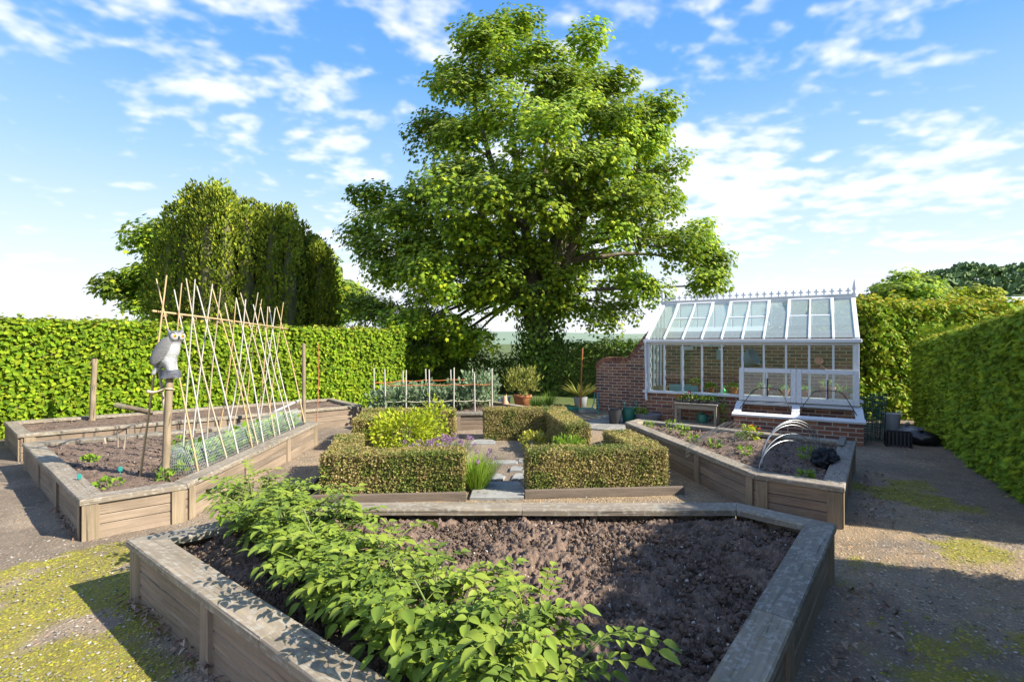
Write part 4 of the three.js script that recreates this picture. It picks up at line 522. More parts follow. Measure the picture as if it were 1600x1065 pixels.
  part('end_post', tube([q(-3.62, 0.2, 8.9), q(-3.63, 1.72, 8.92)], 0.035, 0.032, 8), M.post, f); part('prop', rod(q(-3.66, 0.75, 8.88), q(-4.0, 0.58, 8.6), 0.022), M.cane[2], f); cane(q(-3.74, 0.25, 5.5), q(-3.80, 1.5, 5.5), 0.018);
  cane(q(-3.42, 0.25, 8.95), q(-3.40, 1.72, 9.0), 0.008).material = plainMat([0.38, 0.13, 0.05], 0.6);
  // wire mesh guard round the foot of the canes
  const net = thing('wire_mesh_guard', 'low square wire mesh guard along the foot of the bean canes', 'wire mesh', [-3.4, 0.3, 7.2]), wires = [], wire = (a, b) => wires.push(rod(a, b, 0.0022, 0.0022, 3)), W0 = [-3.40, 5.5], W1 = [-3.56, 8.75];
  const wp = (t, y, back = 0) => new THREE.Vector3(lerp(W0[0], W1[0], t) + 3.4 - back - y * 0.35, y, -(lerp(W0[1], W1[1], t) - 7.2));
  for (const side of [0, 0.42]) { for (let i = 0; i <= 108; i++) wire(wp(i / 108, 0, side), wp(i / 108, 0.32, side ? side - 0.22 : 0)); for (let k = 0; k <= 10; k++) wire(wp(0, k * 0.032, side ? side - k * 0.022 : 0), wp(1, k * 0.032, side ? side - k * 0.022 : 0)); }
  for (let k = 0; k <= 14; k++) wire(wp(0, 0, k * 0.03), wp(0, 0.32, 0.03 + k * 0.012)); for (let k = 0; k <= 10; k++) wire(wp(0, k * 0.032, 0), wp(0, k * 0.032, 0.42 - k * 0.022));
  part('mesh', wires, plainMat([0.34, 0.42, 0.43], 0.5, { metalness: 0.3 }), net, 'stuff');
  for (let i = 0; i < 15; i++) bush('bean_seedling', ['bean seedling nearest the owl post inside the wire mesh', 'second', 'third', 'fourth', 'fifth', 'sixth', 'seventh', 'eighth', 'ninth', 'tenth', 'eleventh', 'twelfth', 'thirteenth', 'fourteenth', 'farthest bean seedling inside the wire mesh'][i] + (i % 14 ? ' bean seedling from the owl post inside the wire mesh' : ''), 'bean plant', [-3.64 - 0.06 * r() - 0.08 * (i / 14), 0.31, 5.75 + i * 0.205], 0.24, 0.17 + 0.12 * r(), 26, G.round, 0.085, PAL.herb.concat([[0.34, 0.42, 0.1]]), { stems: 2, group: 'bean seedlings under the canes' });
}
// bits in the left and side beds
{
  const r = rng(91);
  [[-5.35, 6.95, 'taller pale wooden plant label at the back of the left bed'], [-5.2, 6.85, 'shorter pale wooden plant label at the back of the left bed'], [-5.75, 7.25, 'short pale plant label near the outer corner of the left bed']].forEach(([x, z, l], i) => { const t = thing('plant_label', l, 'plant label', [x, 0.28, z], 0.3 * i, 'wooden plant labels'); part('blade', rbox(0.022, [0.26, 0.22, 0.12][i], 0.006, 0, [0.13, 0.11, 0.06][i], 0), M.cane[1], t).rotation.z = (r() - 0.5) * 0.3; });
  [[-4.34, 5.12, 'teal plastic plant marker at the front of the left bed'], [-4.16, 5.42, 'teal plastic plant marker nearer the owl post']].forEach(([x, z, l]) => { const t = thing('plant_marker', l, 'plant marker', [x, 0.29, z], 0.5, 'teal plant markers'); part('stake', rod(new THREE.Vector3(0, 0, 0), new THREE.Vector3(0.01, 0.1, 0), 0.004), plainMat([0.02, 0.2, 0.19], 0.4), t); part('head', rbox(0.035, 0.05, 0.012, 0.01, 0.115, 0), plainMat([0.02, 0.24, 0.22], 0.4), t); });
  [[-3.98, 5.05, 0.22, 0.11, 'leafy weed near the corner of the left bed'], [-3.62, 5.33, 0.14, 0.15, 'small green weed at the foot of the owl post'], [-4.75, 7.3, 0.3, 0.1, 'low seedlings at the back of the left bed'], [-4.4, 6.8, 0.18, 0.09, 'small seedling in the middle of the left bed'], [-5.1, 6.2, 0.16, 0.06, 'tiny seedling near the left rim of the left bed'], [-2.62, 4.62, 0.12, 0.2, 'thin weed growing on the path between the left and front beds']].forEach(([x, z, w, h, l]) => bush('weed', l, 'weed', [x, z > 4.7 ? 0.3 : 0, z], w, h, 46, G.round, 0.045, PAL.herb, { stems: 3 }));
  const p = thing('wooden_post', 'plain wooden stake standing in the long side bed', 'post', [-7.55, 0.2, 9.2]); part('shaft', tube([new THREE.Vector3(0, 0, 0), new THREE.Vector3(0.02, 0.7, 0), new THREE.Vector3(0.05, 1.25, 0)], 0.05, 0.042, 9), M.post, p);
  const lg = thing('log', 'short log leaning on the back rim of the side bed', 'log', [-7.2, 0.36, 9.75], 0.6); part('log', rod(new THREE.Vector3(-0.3, 0.22, 0), new THREE.Vector3(0.3, 0.02, 0), 0.05, 0.045, 8), M.bark, lg);
  // dead leaves drifted against the beds
  const L = new Leaves(), drift = (a, b, w, n) => { for (let i = 0; i < n; i++) { const t = r(), d = w * r() ** 1.6, nx = b[1] - a[1], nz = a[0] - b[0], l = Math.hypot(nx, nz); L.add(V(lerp(a[0], b[0], t) + (nx / l) * d, 0.015 + 0.05 * r() * (1 - d / w), lerp(a[1], b[1], t) + (nz / l) * d), rv(r).setY(0.2 * (r() - 0.5)), new THREE.Vector3(r() - 0.5, 1.1, r() - 0.5), 0.024 + 0.034 * r(), pick([[0.20, 0.115, 0.08], [0.28, 0.20, 0.15], [0.14, 0.08, 0.06], [0.36, 0.28, 0.22]], r)); } };
  drift([-1.2, 2.33], [-2.62, 3.42], 0.4, 300); drift([-3.85, 4.5], [-4.9, 5.4], 0.35, 150); drift([2.45, 3.7], [1.0, 1.9], -0.35, 90); drift([9, 10.2], [5.6, 5.2], -0.5, 260); drift([4.75, 6.9], [3.2, 4.75], -0.3, 60);
  const tw = new Leaves(); for (let i = 0; i < 420; i++) { const z = 2 + r() * 7, x = r() < 0.6 ? 2.6 + r() * 2.6 : -6 + r() * 4; if (!inBed(x, z)) tw.add(V(x, 0.012, z), rv(r).setY(0), new THREE.Vector3(0, 1, 0), 0.04 + 0.12 * r() ** 2, pick([[0.16, 0.12, 0.08], [0.3, 0.25, 0.18]], r)); } tw.mesh('twig_litter', rod(new THREE.Vector3(0, 0, 0), new THREE.Vector3(0.06, 1, 0.03), 0.028, 0.015, 4), plainMat([1, 1, 1], 0.9), scene).userData.label = 'thin dry twigs scattered on the paths';
  L.mesh('fallen_leaves', leafGeo(1, 0.6, 0.4, 0.3), plainMat([1, 1, 1], 0.85, { side: THREE.DoubleSide }), scene).userData.label = 'dry brown leaves drifted along the foot of the beds';
}

// ---------------------------------------------------------------- right bed: hoops, netting and young plants
{
  const steel = plainMat([0.42, 0.44, 0.46], 0.35, { metalness: 0.6 }), hoop = (x, z, w, h, a, label) => { const t = thing('hoop', label, 'hoop', [x, 0.33, z], a, 'white tunnel hoops'), pts = []; for (let i = 0; i <= 14; i++) { const k = (i / 14) * Math.PI; pts.push(new THREE.Vector3(-Math.cos(k) * w, Math.sin(k) * h - 0.03, 0)); } part('wire', tube(pts, 0.0055, 0.0055, 6, 30), steel, t); };
  hoop(3.12, 5.82, 0.42, 0.33, 0.38, 'nearest white hoop in the right bed'); hoop(3.30, 6.08, 0.43, 0.36, 0.34, 'second white hoop in the right bed'); hoop(3.46, 6.36, 0.44, 0.42, 0.3, 'third white hoop in the right bed'); hoop(3.53, 6.46, 0.445, 0.44, 0.28, 'fourth white hoop bunched with the third'); hoop(3.60, 6.55, 0.45, 0.45, 0.26, 'farthest white hoop in the right bed');
  const net = thing('black_netting', 'bundle of black netting over the rim of the right bed', 'netting', [3.62, 0.36, 5.92], 0.0); const g = new THREE.SphereGeometry(1, 48, 32), p = g.attributes.position; for (let i = 0; i < p.count; i++) { const x = p.getX(i), y = p.getY(i), z = p.getZ(i), k = 0.7 + 0.7 * fbm(x * 2.5 + 3, y * 2.5, z * 2.5, 3) + 0.16 * Math.sin(x * 14 + z * 9 + fbm(x * 3, y * 3, z * 3, 2) * 10); p.setXYZ(i, x * 0.13 * k - z * 0.17 * k, Math.max(-0.04, y * 0.09 * k + 0.05), z * 0.27 * k + x * 0.03); } g.computeVertexNormals(); part('netting', g, plainMat([0.014, 0.015, 0.018], 0.95, { bumpMap: gravelBump, bumpScale: 0.02 }), net);
  const mesh = thing('mesh_cloche', 'grey wire mesh cloche over seedlings in the right bed', 'cloche', [2.75, 0.34, 6.75], -0.6), ws = []; for (let i = 0; i <= 30; i++) { const z = (i / 30 - 0.5) * 1.5, pts = []; for (let k = 0; k <= 8; k++) { const a = (k / 8) * Math.PI; pts.push(new THREE.Vector3(-Math.cos(a) * 0.24, Math.sin(a) * 0.27, z + (k % 2) * 0.02)); } ws.push(tube(pts, 0.0014, 0.0014, 3, 12)); } for (let k = 0; k <= 14; k++) { const a = (k / 14) * Math.PI; ws.push(rod(new THREE.Vector3(-Math.cos(a) * 0.24, Math.sin(a) * 0.27, -0.75), new THREE.Vector3(-Math.cos(a) * 0.24, Math.sin(a) * 0.27, 0.75), 0.0014, 0.0014, 3)); } part('mesh', ws, plainMat([0.25, 0.24, 0.23], 0.5, { metalness: 0.4 }), mesh, 'stuff');
  const n = bush('nasturtium', 'nasturtium with orange flowers in the right bed', 'flower', [3.42, 0.34, 7.35], 0.26, 0.2, 60, G.round, 0.06, [[0.40, 0.44, 0.03], [0.26, 0.36, 0.03]], { stems: 5 }), F = new Leaves(), r = rng(95); for (let i = 0; i < 5; i++) { const c = new THREE.Vector3((r() - 0.5) * 0.2, 0.15 + 0.05 * r(), (r() - 0.5) * 0.2); for (let k = 0; k < 7; k++) F.add(c, new THREE.Vector3(Math.cos(k), 0.9, Math.sin(k)), new THREE.Vector3(-Math.cos(k), 1, -Math.sin(k)), 0.034, [0.75, 0.17, 0.01]); } F.mesh('flowers', G.round, M.leaf, n);
  [[2.25, 8.45, 0.2, 0.12, 'yellow green seedling at the far tip of the right bed'], [2.5, 8.0, 0.34, 0.26, 'bushiest young plant in the right bed'], [2.62, 7.75, 0.26, 0.2, 'young plant beside the bushiest one in the right bed'], [2.55, 7.2, 0.2, 0.12, 'seedling at the far end of the mesh cloche'], [2.72, 6.85, 0.2, 0.14, 'seedling under the middle of the mesh cloche'], [2.9, 6.35, 0.22, 0.14, 'seedling at the near end of the mesh cloche'], [3.3, 7.35, 0.2, 0.15, 'pale seedling by the back rim of the right bed'], [3.52, 6.12, 0.2, 0.22, 'green plant growing through the black netting'], [3.03, 5.28, 0.16, 0.1, 'weed inside the near corner of the right bed']].forEach(([x, z, w, h, l]) => bush('young_plant', l, 'young plant', [x, 0.34, z], w * 0.8, h * 0.8, 50, G.beech, 0.045, PAL.herb.concat([[0.3, 0.4, 0.08]]), { stems: 3 }));
  for (const [x, z, a, l] of [[4.42, 6.86, 0.95, 'grey board lying at the outer corner of the right bed']]) { const t = thing('loose_board', l, 'board', [x, 0.41, z], a); part('board', rbox(0.62, 0.02, 0.08, 0, 0.01, 0), M.cap[2], t); }
}

// ---------------------------------------------------------------- far bed: broad beans between canes and string
{
  const r = rng(101), proto = [0, 1, 2].map((v) => { const gs = [], rr = rng(300 + v); return { rr }; });
  const f = thing('cane_support', 'grey canes with orange string round the broad beans', 'plant support', [-1.6, 0.2, 11.3]), q = (x, y, z) => new THREE.Vector3(x + 1.6, y - 0.2, -(z - 11.3));
  const front = [[-2.62, 10.62], [-2.2, 10.62], [-1.72, 10.66], [-1.22, 10.72], [-0.78, 10.78], [-0.42, 10.85]], back = [[-2.95, 10.95], [-2.45, 11.5], [-1.95, 11.7], [-1.4, 11.9], [-0.95, 12.1], [-0.5, 11.5]];
  for (const [x, z] of [...front, ...back]) part('cane', rod(q(x, 0.2, z), q(x + (r() - 0.5) * 0.06, 1.08 + 0.14 * r(), z), 0.016, 0.014, 7), M.cane[2], f);
  const line = (pts, y, c) => { for (let i = 0; i < pts.length - 1; i++) part('string', tube([q(pts[i][0], y, pts[i][1]), q((pts[i][0] + pts[i + 1][0]) / 2, y - 0.02, (pts[i][1] + pts[i + 1][1]) / 2), q(pts[i + 1][0], y + 0.01, pts[i + 1][1])], 0.007, 0.007, 4, 4), c, f); };
  const or = plainMat([0.5, 0.14, 0.04], 0.8), pale = plainMat([0.6, 0.55, 0.42], 0.8); line(front, 0.86, or); line(back, 0.88, or); line(front, 0.52, pale);
  for (let i = 0; i < 30; i++) { const t = i / 29, tall = t > 0.8, x = lerp(-2.75, -0.45, t) + (r() - 0.5) * 0.2, z = lerp(10.75, 11.1, t) + (i % 3) * 0.32 + (r() - 0.5) * 0.15; bush('broad_bean', tall ? 'tall broad bean plant at the right end of the far bed' : 'grey green broad bean plant between the canes', 'broad bean', [x, 0.29, z], 0.42, (tall ? 0.78 : 0.5) + 0.12 * r(), 150, G.beech, 0.085, PAL.glaucous, { stems: 3, up: 0.5, fill: 0.3, group: tall ? 'tall broad beans at the right end' : 'broad beans in the far bed' }); }
  tuft('chive_clump', 'grassy green chives in front of the terracotta pot', 'chives', [0.62, 0.02, 13.1], 0.5, 0.36, 260, PAL.herb);
  tuft('chive_clump', 'thin grassy leaves right of the terracotta pot', 'chives', [0.95, 0.02, 13.3], 0.4, 0.5, 160, PAL.herb);
}
// ---------------------------------------------------------------- pots, patio things
{
  let t = thing('terracotta_pot', 'wide terracotta pot with a yellow green shrub behind the far bed', 'pot', [0.28, 0.0, 13.9]); part('pot', lathe([[0, 0], [0.19, 0], [0.24, 0.26], [0.26, 0.26], [0.26, 0.32], [0.23, 0.32], [0.22, 0.27], [0, 0.27]], 28), M.terracotta, t);
  bush('potted_shrub', 'yellow green shrub growing in the wide terracotta pot', 'shrub', [0.28, 0.26, 13.9], 1.05, 0.82, 620, G.lance, 0.13, PAL.olive, { stems: 10, up: 1.1, fill: 0.35 });
  t = thing('grey_box', 'low grey planter box left of the terracotta pot', 'planter', [-0.22, 0, 14.1]); part('shell', rbox(0.34, 0.24, 0.26, 0, 0.12, 0, 0.015), plainMat([0.20, 0.23, 0.27], 0.7), t); part('rim', rbox(0.38, 0.03, 0.3, 0, 0.235, 0, 0.01), plainMat([0.24, 0.27, 0.3], 0.7), t);
  t = thing('garden_ornament', 'small pale terracotta figure beside the far bed', 'ornament', [-0.16, 0.28, 11.75]); part('body', lathe([[0, 0], [0.07, 0], [0.085, 0.07], [0.05, 0.14], [0.055, 0.18], [0.03, 0.23], [0, 0.235]], 14), plainMat([0.52, 0.30, 0.19], 0.8), t); part('ear', new THREE.ConeGeometry(0.02, 0.07, 7).translate(0.03, 0.25, 0), plainMat([0.52, 0.3, 0.19], 0.8), t);
  t = thing('metal_pole', 'slender rust coloured pole standing by the patio', 'pole', [1.73, 0, 12.75]); part('pole', tube([new THREE.Vector3(-0.02, 0, 0), new THREE.Vector3(0, 0.8, 0), new THREE.Vector3(0.03, 1.6, 0)], 0.022, 0.018, 8), plainMat([0.36, 0.13, 0.05], 0.5, { metalness: 0.4 }), t); part('base', rbox(0.42, 0.1, 0.36, 0.12, 0.05, 0, 0.015), M.stone, t);
  t = thing('strap_leaf_plant', 'arching strap leaved plant in a grey pot by the wall end', 'pot plant', [1.86, 0, 13.9]); part('pot', lathe([[0, 0], [0.15, 0], [0.19, 0.26], [0.17, 0.26], [0, 0.22]], 20), plainMat([0.24, 0.26, 0.29], 0.7), t); { const L = new Leaves(), r = rng(111); for (let i = 0; i < 110; i++) { const a = r() * 6.28, l = 0.35 + 0.9 * r(); L.add(new THREE.Vector3(Math.cos(a) * 0.06, 0.24, Math.sin(a) * 0.06), new THREE.Vector3(Math.cos(a) * l, 1, Math.sin(a) * l), new THREE.Vector3(Math.cos(a), 0.3, Math.sin(a)).negate(), 0.35 + 0.3 * r(), pick(PAL.olive, r)); } L.mesh('leaves', G.strap, M.leaf, t); }
  t = thing('hose_stand', 'teal tubular hose stand leaning at the end of the brick wall', 'hose stand', [2.14, 0, 13.05], -0.5); for (const s of [-1, 1]) part('leg', tube([new THREE.Vector3(s * 0.11, 0, 0.08), new THREE.Vector3(s * 0.06, 0.2, 0), new THREE.Vector3(s * 0.04, 0.46, -0.05)], 0.013), plainMat([0.04, 0.28, 0.30], 0.4), t); part('bar', rod(new THREE.Vector3(-0.06, 0.2, 0), new THREE.Vector3(0.06, 0.2, 0), 0.011), plainMat([0.04, 0.28, 0.3], 0.4), t); part('knob', new THREE.SphereGeometry(0.025, 10, 8).translate(-0.04, 0.48, -0.05), plainMat([0.5, 0.05, 0.04], 0.4), t);
  const pts = []; for (let i = 0; i < 60; i++) { const a = i * 0.42, k = 0.34 + 0.1 * Math.sin(i * 0.7); pts.push(new THREE.Vector3(Math.cos(a) * k * 1.6, 0.03 + (i % 12) * 0.004, Math.sin(a) * k * 0.7)); } pts.push(new THREE.Vector3(0.7, 0.1, 0.4), new THREE.Vector3(0.9, 0.12, 0.6), new THREE.Vector3(1.0, 0.03, 0.95));
  t = thing('garden_hose', 'green garden hose coiled on the ground by the patio', 'hose', [1.05, 0.03, 12.9]); part('hose', tube(pts, 0.012, 0.012, 6, 260), plainMat([0.02, 0.26, 0.17], 0.4), t);
  const bucket = (name, label, x, z, r0, h, c, o = {}) => { const b = thing(name, label, 'bucket', [x, 0.03, z], o.turn ?? 0); part('shell', lathe([[0, 0], [r0 * 0.78, 0], [r0, h], [r0 * 1.07, h], [r0 * 1.07, h - 0.02], [r0 * 0.98, h - 0.02], [r0 * 0.76, 0.02], [0, 0.02]].map(([a, y], i) => i === 4 || i === 5 ? [a * 0.97, y + 0.012] : [a, y]), 28), c, b); for (const s of [-1, 1]) part('handle', tube([[s * r0, h, -0.06], [s * r0 * 1.05, h + (o.lift ?? 0.03), -0.03], [s * r0 * 1.05, h + (o.lift ?? 0.03), 0.03], [s * r0, h, 0.06]].map((p) => new THREE.Vector3(...p)), 0.01), c, b); return b; };
  bucket('bucket', 'black plastic bucket on the patio by the greenhouse', 2.18, 10.85, 0.14, 0.29, plainMat([0.035, 0.037, 0.042], 0.5)); bucket('garden_trug', 'dark green flexible trug with raised handles beside the black bucket', 2.50, 10.95, 0.16, 0.31, plainMat([0.015, 0.13, 0.11], 0.45), { lift: 0.14, turn: 0.5 });
  t = thing('planter', 'oval grey planter with herbs at the greenhouse corner', 'planter', [2.86, 0.03, 10.78], GA); part('shell', lathe([[0, 0], [0.15, 0], [0.19, 0.2], [0.2, 0.2], [0.2, 0.215], [0.175, 0.215], [0.16, 0.17], [0, 0.17]], 24).scale(1.5, 1, 0.85), plainMat([0.13, 0.14, 0.16], 0.6), t); bush('young_plant', 'green herb growing in the oval grey planter', 'herb', [2.72, 0.2, 10.84], 0.3, 0.16, 160, G.beech, 0.045, PAL.herb, { stems: 3 });
  t = thing('flower_pot', 'terracotta pot standing on the ground by the cold frame corner', 'pot', [4.32, 0, 9.72]); part('pot', lathe([[0, 0], [0.08, 0], [0.11, 0.17], [0.12, 0.17], [0.12, 0.21], [0.1, 0.21], [0.095, 0.18], [0, 0.18]]), M.terracotta, t);
  bush('climber', 'thin climbing plant at the greenhouse base beside the table', 'climber', [4.18, 0.0, 10.02], 0.16, 0.62, 70, G.round, 0.045, PAL.herb, { stems: 2 });
  // clutter in the shade beside the greenhouse
  t = thing('wire_roll', 'loose roll of dark green wire netting standing by the greenhouse corner', 'wire netting', [6.35, 0, 9.15]); const ws = []; for (let i = 0; i < 34; i++) { const a = i * 0.43, k = 0.14 + i * 0.0035, l = 0.14; ws.push(rod(new THREE.Vector3(Math.cos(a) * k, 0, Math.sin(a) * k), new THREE.Vector3(Math.cos(a) * k + 0.05, 0.85 - 0.2 * (i % 3 === 0), Math.sin(a) * k), 0.005, 0.005, 3)); } for (let j = 0; j < 9; j++) { const ps = []; for (let i = 0; i < 34; i++) { const a = i * 0.43, k = 0.14 + i * 0.0035; ps.push(new THREE.Vector3(Math.cos(a) * k + j * 0.005, j * 0.09 + 0.04, Math.sin(a) * k)); } ws.push(tube(ps, 0.005, 0.005, 3, 68)); } part('netting', ws, plainMat([0.02, 0.10, 0.11], 0.6), t, 'stuff');
  bucket('bucket', 'pale grey bucket among the black sacks by the yew hedge', 6.85, 9.25, 0.15, 0.3, plainMat([0.35, 0.38, 0.42], 0.5)).position.y = 0.16;
  const sack = (label, x, z, w, h, d, c, s) => { const k = thing('sack', label, 'sack', [x, 0, z], s), g = new THREE.SphereGeometry(1, 32, 22), p = g.attributes.position; for (let i = 0; i < p.count; i++) { const a = p.getX(i), b = p.getY(i), e = p.getZ(i), m = 0.8 + 0.35 * fbm(a * 2 + s * 7, b * 2, e * 2, 3) + 0.05 * Math.sin(a * 13 + e * 9 + b * 4); p.setXYZ(i, a * w * m, Math.max(0, b * h * m + h * 0.75), e * d * m); } g.computeVertexNormals(); part('sack', g, plainMat(c, 0.35), k); part('knot', new THREE.ConeGeometry(0.05, 0.1, 8).rotateX(2.6).translate(0, h * 1.75, 0), plainMat(c, 0.4), k); };
  sack('glossy grey sack behind the black crate by the greenhouse', 7.05, 9.1, 0.3, 0.15, 0.24, [0.16, 0.17, 0.2], 1.3); sack('black sack lying lowest beside the yew hedge', 7.0, 8.75, 0.26, 0.13, 0.2, [0.012, 0.012, 0.014], 2.2); sack('small black bag at the foot of the yew hedge', 8.35, 10.3, 0.12, 0.09, 0.12, [0.015, 0.015, 0.017], 3.1);
  t = thing('crate', 'black slatted plastic crate standing on end by the greenhouse', 'crate', [6.45, 0, 8.55], -0.5); part('base', rbox(0.36, 0.26, 0.02, 0, 0.13, -0.09), M.black, t); for (const x of [-0.17, 0.17]) part('side', rbox(0.02, 0.26, 0.18, x, 0.13, 0), M.black, t); for (let i = 0; i < 6; i++) part('slat', rbox(0.028, 0.24, 0.015, -0.13 + i * 0.052, 0.13, 0.085), plainMat([0.03, 0.032, 0.036], 0.5), t);
}

// ---------------------------------------------------------------- trees: limbs carrying clumps of leaves through the crown
// outline: crown outline in metres (x sideways, y up) at the tree's own distance; thick: half depth of the crown
function tree(name, label, [x, z], outline, o) {
  const { thick = 4, clumps = 100, per = 150, clumpR = 0.8, leaf = G.maple, size = 0.2, pal = PAL.maple, trunkR = 0.3, fork = 2, limbs = 6, material = M.leaf, seed = 1, group, category = 'tree', flat = 0.75, shell = 0.55 } = o, r = rng(seed), t = thing(name, label, category, [x, 0, z], 0, group), ol = outline.map(([a, b]) => [a - x, b]);
  const xs = ol.map((p) => p[0]), ys = ol.map((p) => p[1]), R = Math.min(Math.max(...xs) - Math.min(...xs), Math.max(...ys) - Math.min(...ys)) * 0.42, cs = []; let guard = 0;
  const boughs = [], bR = clumpR * (o.bough ?? 1.7), sub = o.sub ?? 5;
  while (boughs.length * sub < clumps && guard++ < clumps * 60) {
    const a = lerp(Math.min(...xs), Math.max(...xs), r()), b = lerp(Math.min(...ys), Math.max(...ys), r()); if (!inside(ol, a, b)) continue; const d = edgeDist(ol, a, b), cr = bR * (0.6 + 0.7 * r()); if (d < cr * 0.62) continue;
    const dd = Math.min(d, R), T = thick * Math.pow(dd / R, 0.85), s = r() < 0.68 ? 1 : -1, p = new THREE.Vector3(a, b, s * T * (shell + (1 - shell) * r())); if (boughs.some((c) => c.p.distanceTo(p) < (c.r + cr) * (o.gap ?? 0.5))) continue; boughs.push({ p, r: cr, tint: 0.75 + 0.5 * r() });
  }
  for (const b of boughs) for (let k = 0; k < sub; k++) { const d = rv(r), q = b.r * (k ? 0.72 : 0.1) * (0.6 + 0.4 * r()); cs.push({ p: b.p.clone().add(new THREE.Vector3(d.x * q, d.y * q * 0.6, d.z * q)), r: clumpR * (0.6 + 0.5 * r()), tint: b.tint, from: k ? b.p : null }); }
  const L = new Leaves();
  for (const c of cs) {
    const tint = c.tint * (0.85 + 0.3 * r()), n = Math.round(per * (c.r / clumpR) ** 2), out = new THREE.Vector3(c.p.x, (c.p.y - (ys.reduce((s, v) => s + v, 0) / ys.length)) * 0.6, c.p.z).normalize();
    for (let i = 0; i < n; i++) { const d = rv(r); if (d.y < -0.35 && r() < 0.6) d.y *= -1; const k = c.r * (0.35 + 0.65 * Math.sqrt(r())) * (0.8 + 0.5 * noise(d.x * 2 + c.p.x * 3, d.y * 2 + c.p.y, d.z * 2)), p = c.p.clone().add(new THREE.Vector3(d.x * k, d.y * k * flat, d.z * k)), face = new THREE.Vector3(0, 0.75, 0).addScaledVector(d, 0.55).addScaledVector(out, 0.35).addScaledVector(rv(r), 0.55), tip = d.clone().addScaledVector(rv(r), 0.6).add(new THREE.Vector3(0, -0.45, 0)); face.normalize(); tip.addScaledVector(face, -tip.dot(face)); if (tip.lengthSq() < 0.01) continue; L.add(p, tip, face, size * (0.6 + 0.7 * r()), pick(pal, r, tint)); }
  }
  part('trunk', tube([new THREE.Vector3(0, -0.1, 0), new THREE.Vector3(0.03 * trunkR, fork * 0.5, 0), new THREE.Vector3(0, fork, 0)], trunkR * 1.25, trunkR * 0.85, 12, 8), M.bark, t);
  const ends = [], top = Math.max(...ys);
  for (let i = 0; i < limbs; i++) { const a = (i / limbs) * 6.28 + r(), up = fork + (top - fork) * (0.45 + 0.33 * r()), reach = (i % 2 ? 0.55 : 0.22) * R * (0.7 + 0.6 * r()), e = new THREE.Vector3(Math.cos(a) * reach, up, Math.sin(a) * Math.min(reach, thick * 0.6)), pts = [new THREE.Vector3(0, fork * 0.92, 0), new THREE.Vector3(e.x * 0.3, lerp(fork, up, 0.3), e.z * 0.3), new THREE.Vector3(e.x * 0.72 + (r() - 0.5) * 0.4, lerp(fork, up, 0.68), e.z * 0.7), e]; part('limb', tube(pts, trunkR * 0.52, trunkR * 0.1, 8, 14), M.bark, t); const c = new THREE.CatmullRomCurve3(pts); for (let k = 3; k < 14; k++) ends.push(c.getPoint(k / 14)); }
  const tw = []; for (const c of cs) { if (c.from) { tw.push(tube([c.from, c.from.clone().lerp(c.p, 0.5).add(new THREE.Vector3(0, 0.06, 0)), c.p], 0.022, 0.008, 4, 3)); continue; } let best = ends[0], bd = 1e9; for (const e of ends) { const d = e.distanceTo(c.p) + Math.max(0, e.y - c.p.y) * 1.2; if (d < bd) { bd = d; best = e; } } const m = best.clone().lerp(c.p, 0.5); m.y += 0.12 * bd * (r() - 0.2); tw.push(tube([best, m, c.p], Math.min(trunkR * 0.22, 0.02 + bd * 0.013), 0.012, 5, 5)); }
  part('branches', tw, M.bark, t, 'stuff'); L.mesh('foliage', leaf, material, t); return t;
}
const at = (Zd) => (list) => list.map(([px, py]) => [((px - 800) / 800) * Zd, 1.75 + ((531 - py) / 800) * Zd]); // survey sheet to metres at that distance
const sycamore = tree('sycamore_tree', 'huge spreading sycamore tree in the middle behind the garden', [0.95, 17.5], at(17.5)([[775, -40], [738, 25], [700, 62], [672, 100], [640, 138], [598, 115], [592, 165], [622, 215], [586, 255], [556, 295], [524, 342], [536, 405], [552, 440], [556, 520], [590, 580], [680, 595], [740, 568], [785, 532], [850, 502], [900, 522], [960, 538], [1008, 524], [1036, 484], [1092, 474], [1140, 474], [1172, 430], [1160, 392], [1122, 368], [1134, 342], [1094, 322], [1110, 292], [1086, 250], [1050, 234], [1074, 196], [1080, 152], [1010, 142], [980, 112], [972, 78], [932, 58], [885, 24], [840, 34], [808, 24]]), { thick: 5.0, clumps: 720, per: 230, clumpR: 0.66, size: 0.13, bough: 1.7, sub: 6, gap: 0.47, trunkR: 0.46, fork: 2.0, limbs: 9, seed: 201 });
{ const L = new Leaves(), r = rng(203); for (let i = 0; i < 2600; i++) { const a = r() * 6.28, y = 0.3 + r() * 3.0, k = 0.5 + 0.35 * r() * (1.4 - Math.abs(y - 1.6) * 0.3), p = new THREE.Vector3(Math.cos(a) * k, y, Math.sin(a) * k), d = new THREE.Vector3(Math.cos(a), 0.4, Math.sin(a)).addScaledVector(rv(r), 0.6); L.add(p, new THREE.Vector3(0, -1, 0).addScaledVector(rv(r), 0.5), d, 0.09 + 0.06 * r(), pick(PAL.dark, r, 1.2)); } L.mesh('ivy', G.round, M.leafGloss, sycamore); }
tree('sycamore_tree', 'pale green sycamore showing behind the left side of the yew', [-13.6, 26], at(26)([[235, 338], [290, 336], [330, 380], [330, 480], [280, 500], [205, 495], [170, 475], [168, 420], [225, 400], [222, 360]]), { thick: 2.6, clumps: 90, per: 150, clumpR: 0.85, size: 0.23, trunkR: 0.25, fork: 2.2, seed: 204, pal: PAL.maple });
tree('sycamore_tree', 'green sycamore showing behind the right side of the yew', [-9.2, 27], at(27)([[470, 360], [515, 380], [525, 410], [560, 430], [575, 500], [470, 510]]), { thick: 2.4, clumps: 60, per: 150, clumpR: 0.85, size: 0.24, trunkR: 0.25, fork: 2.2, seed: 205 });
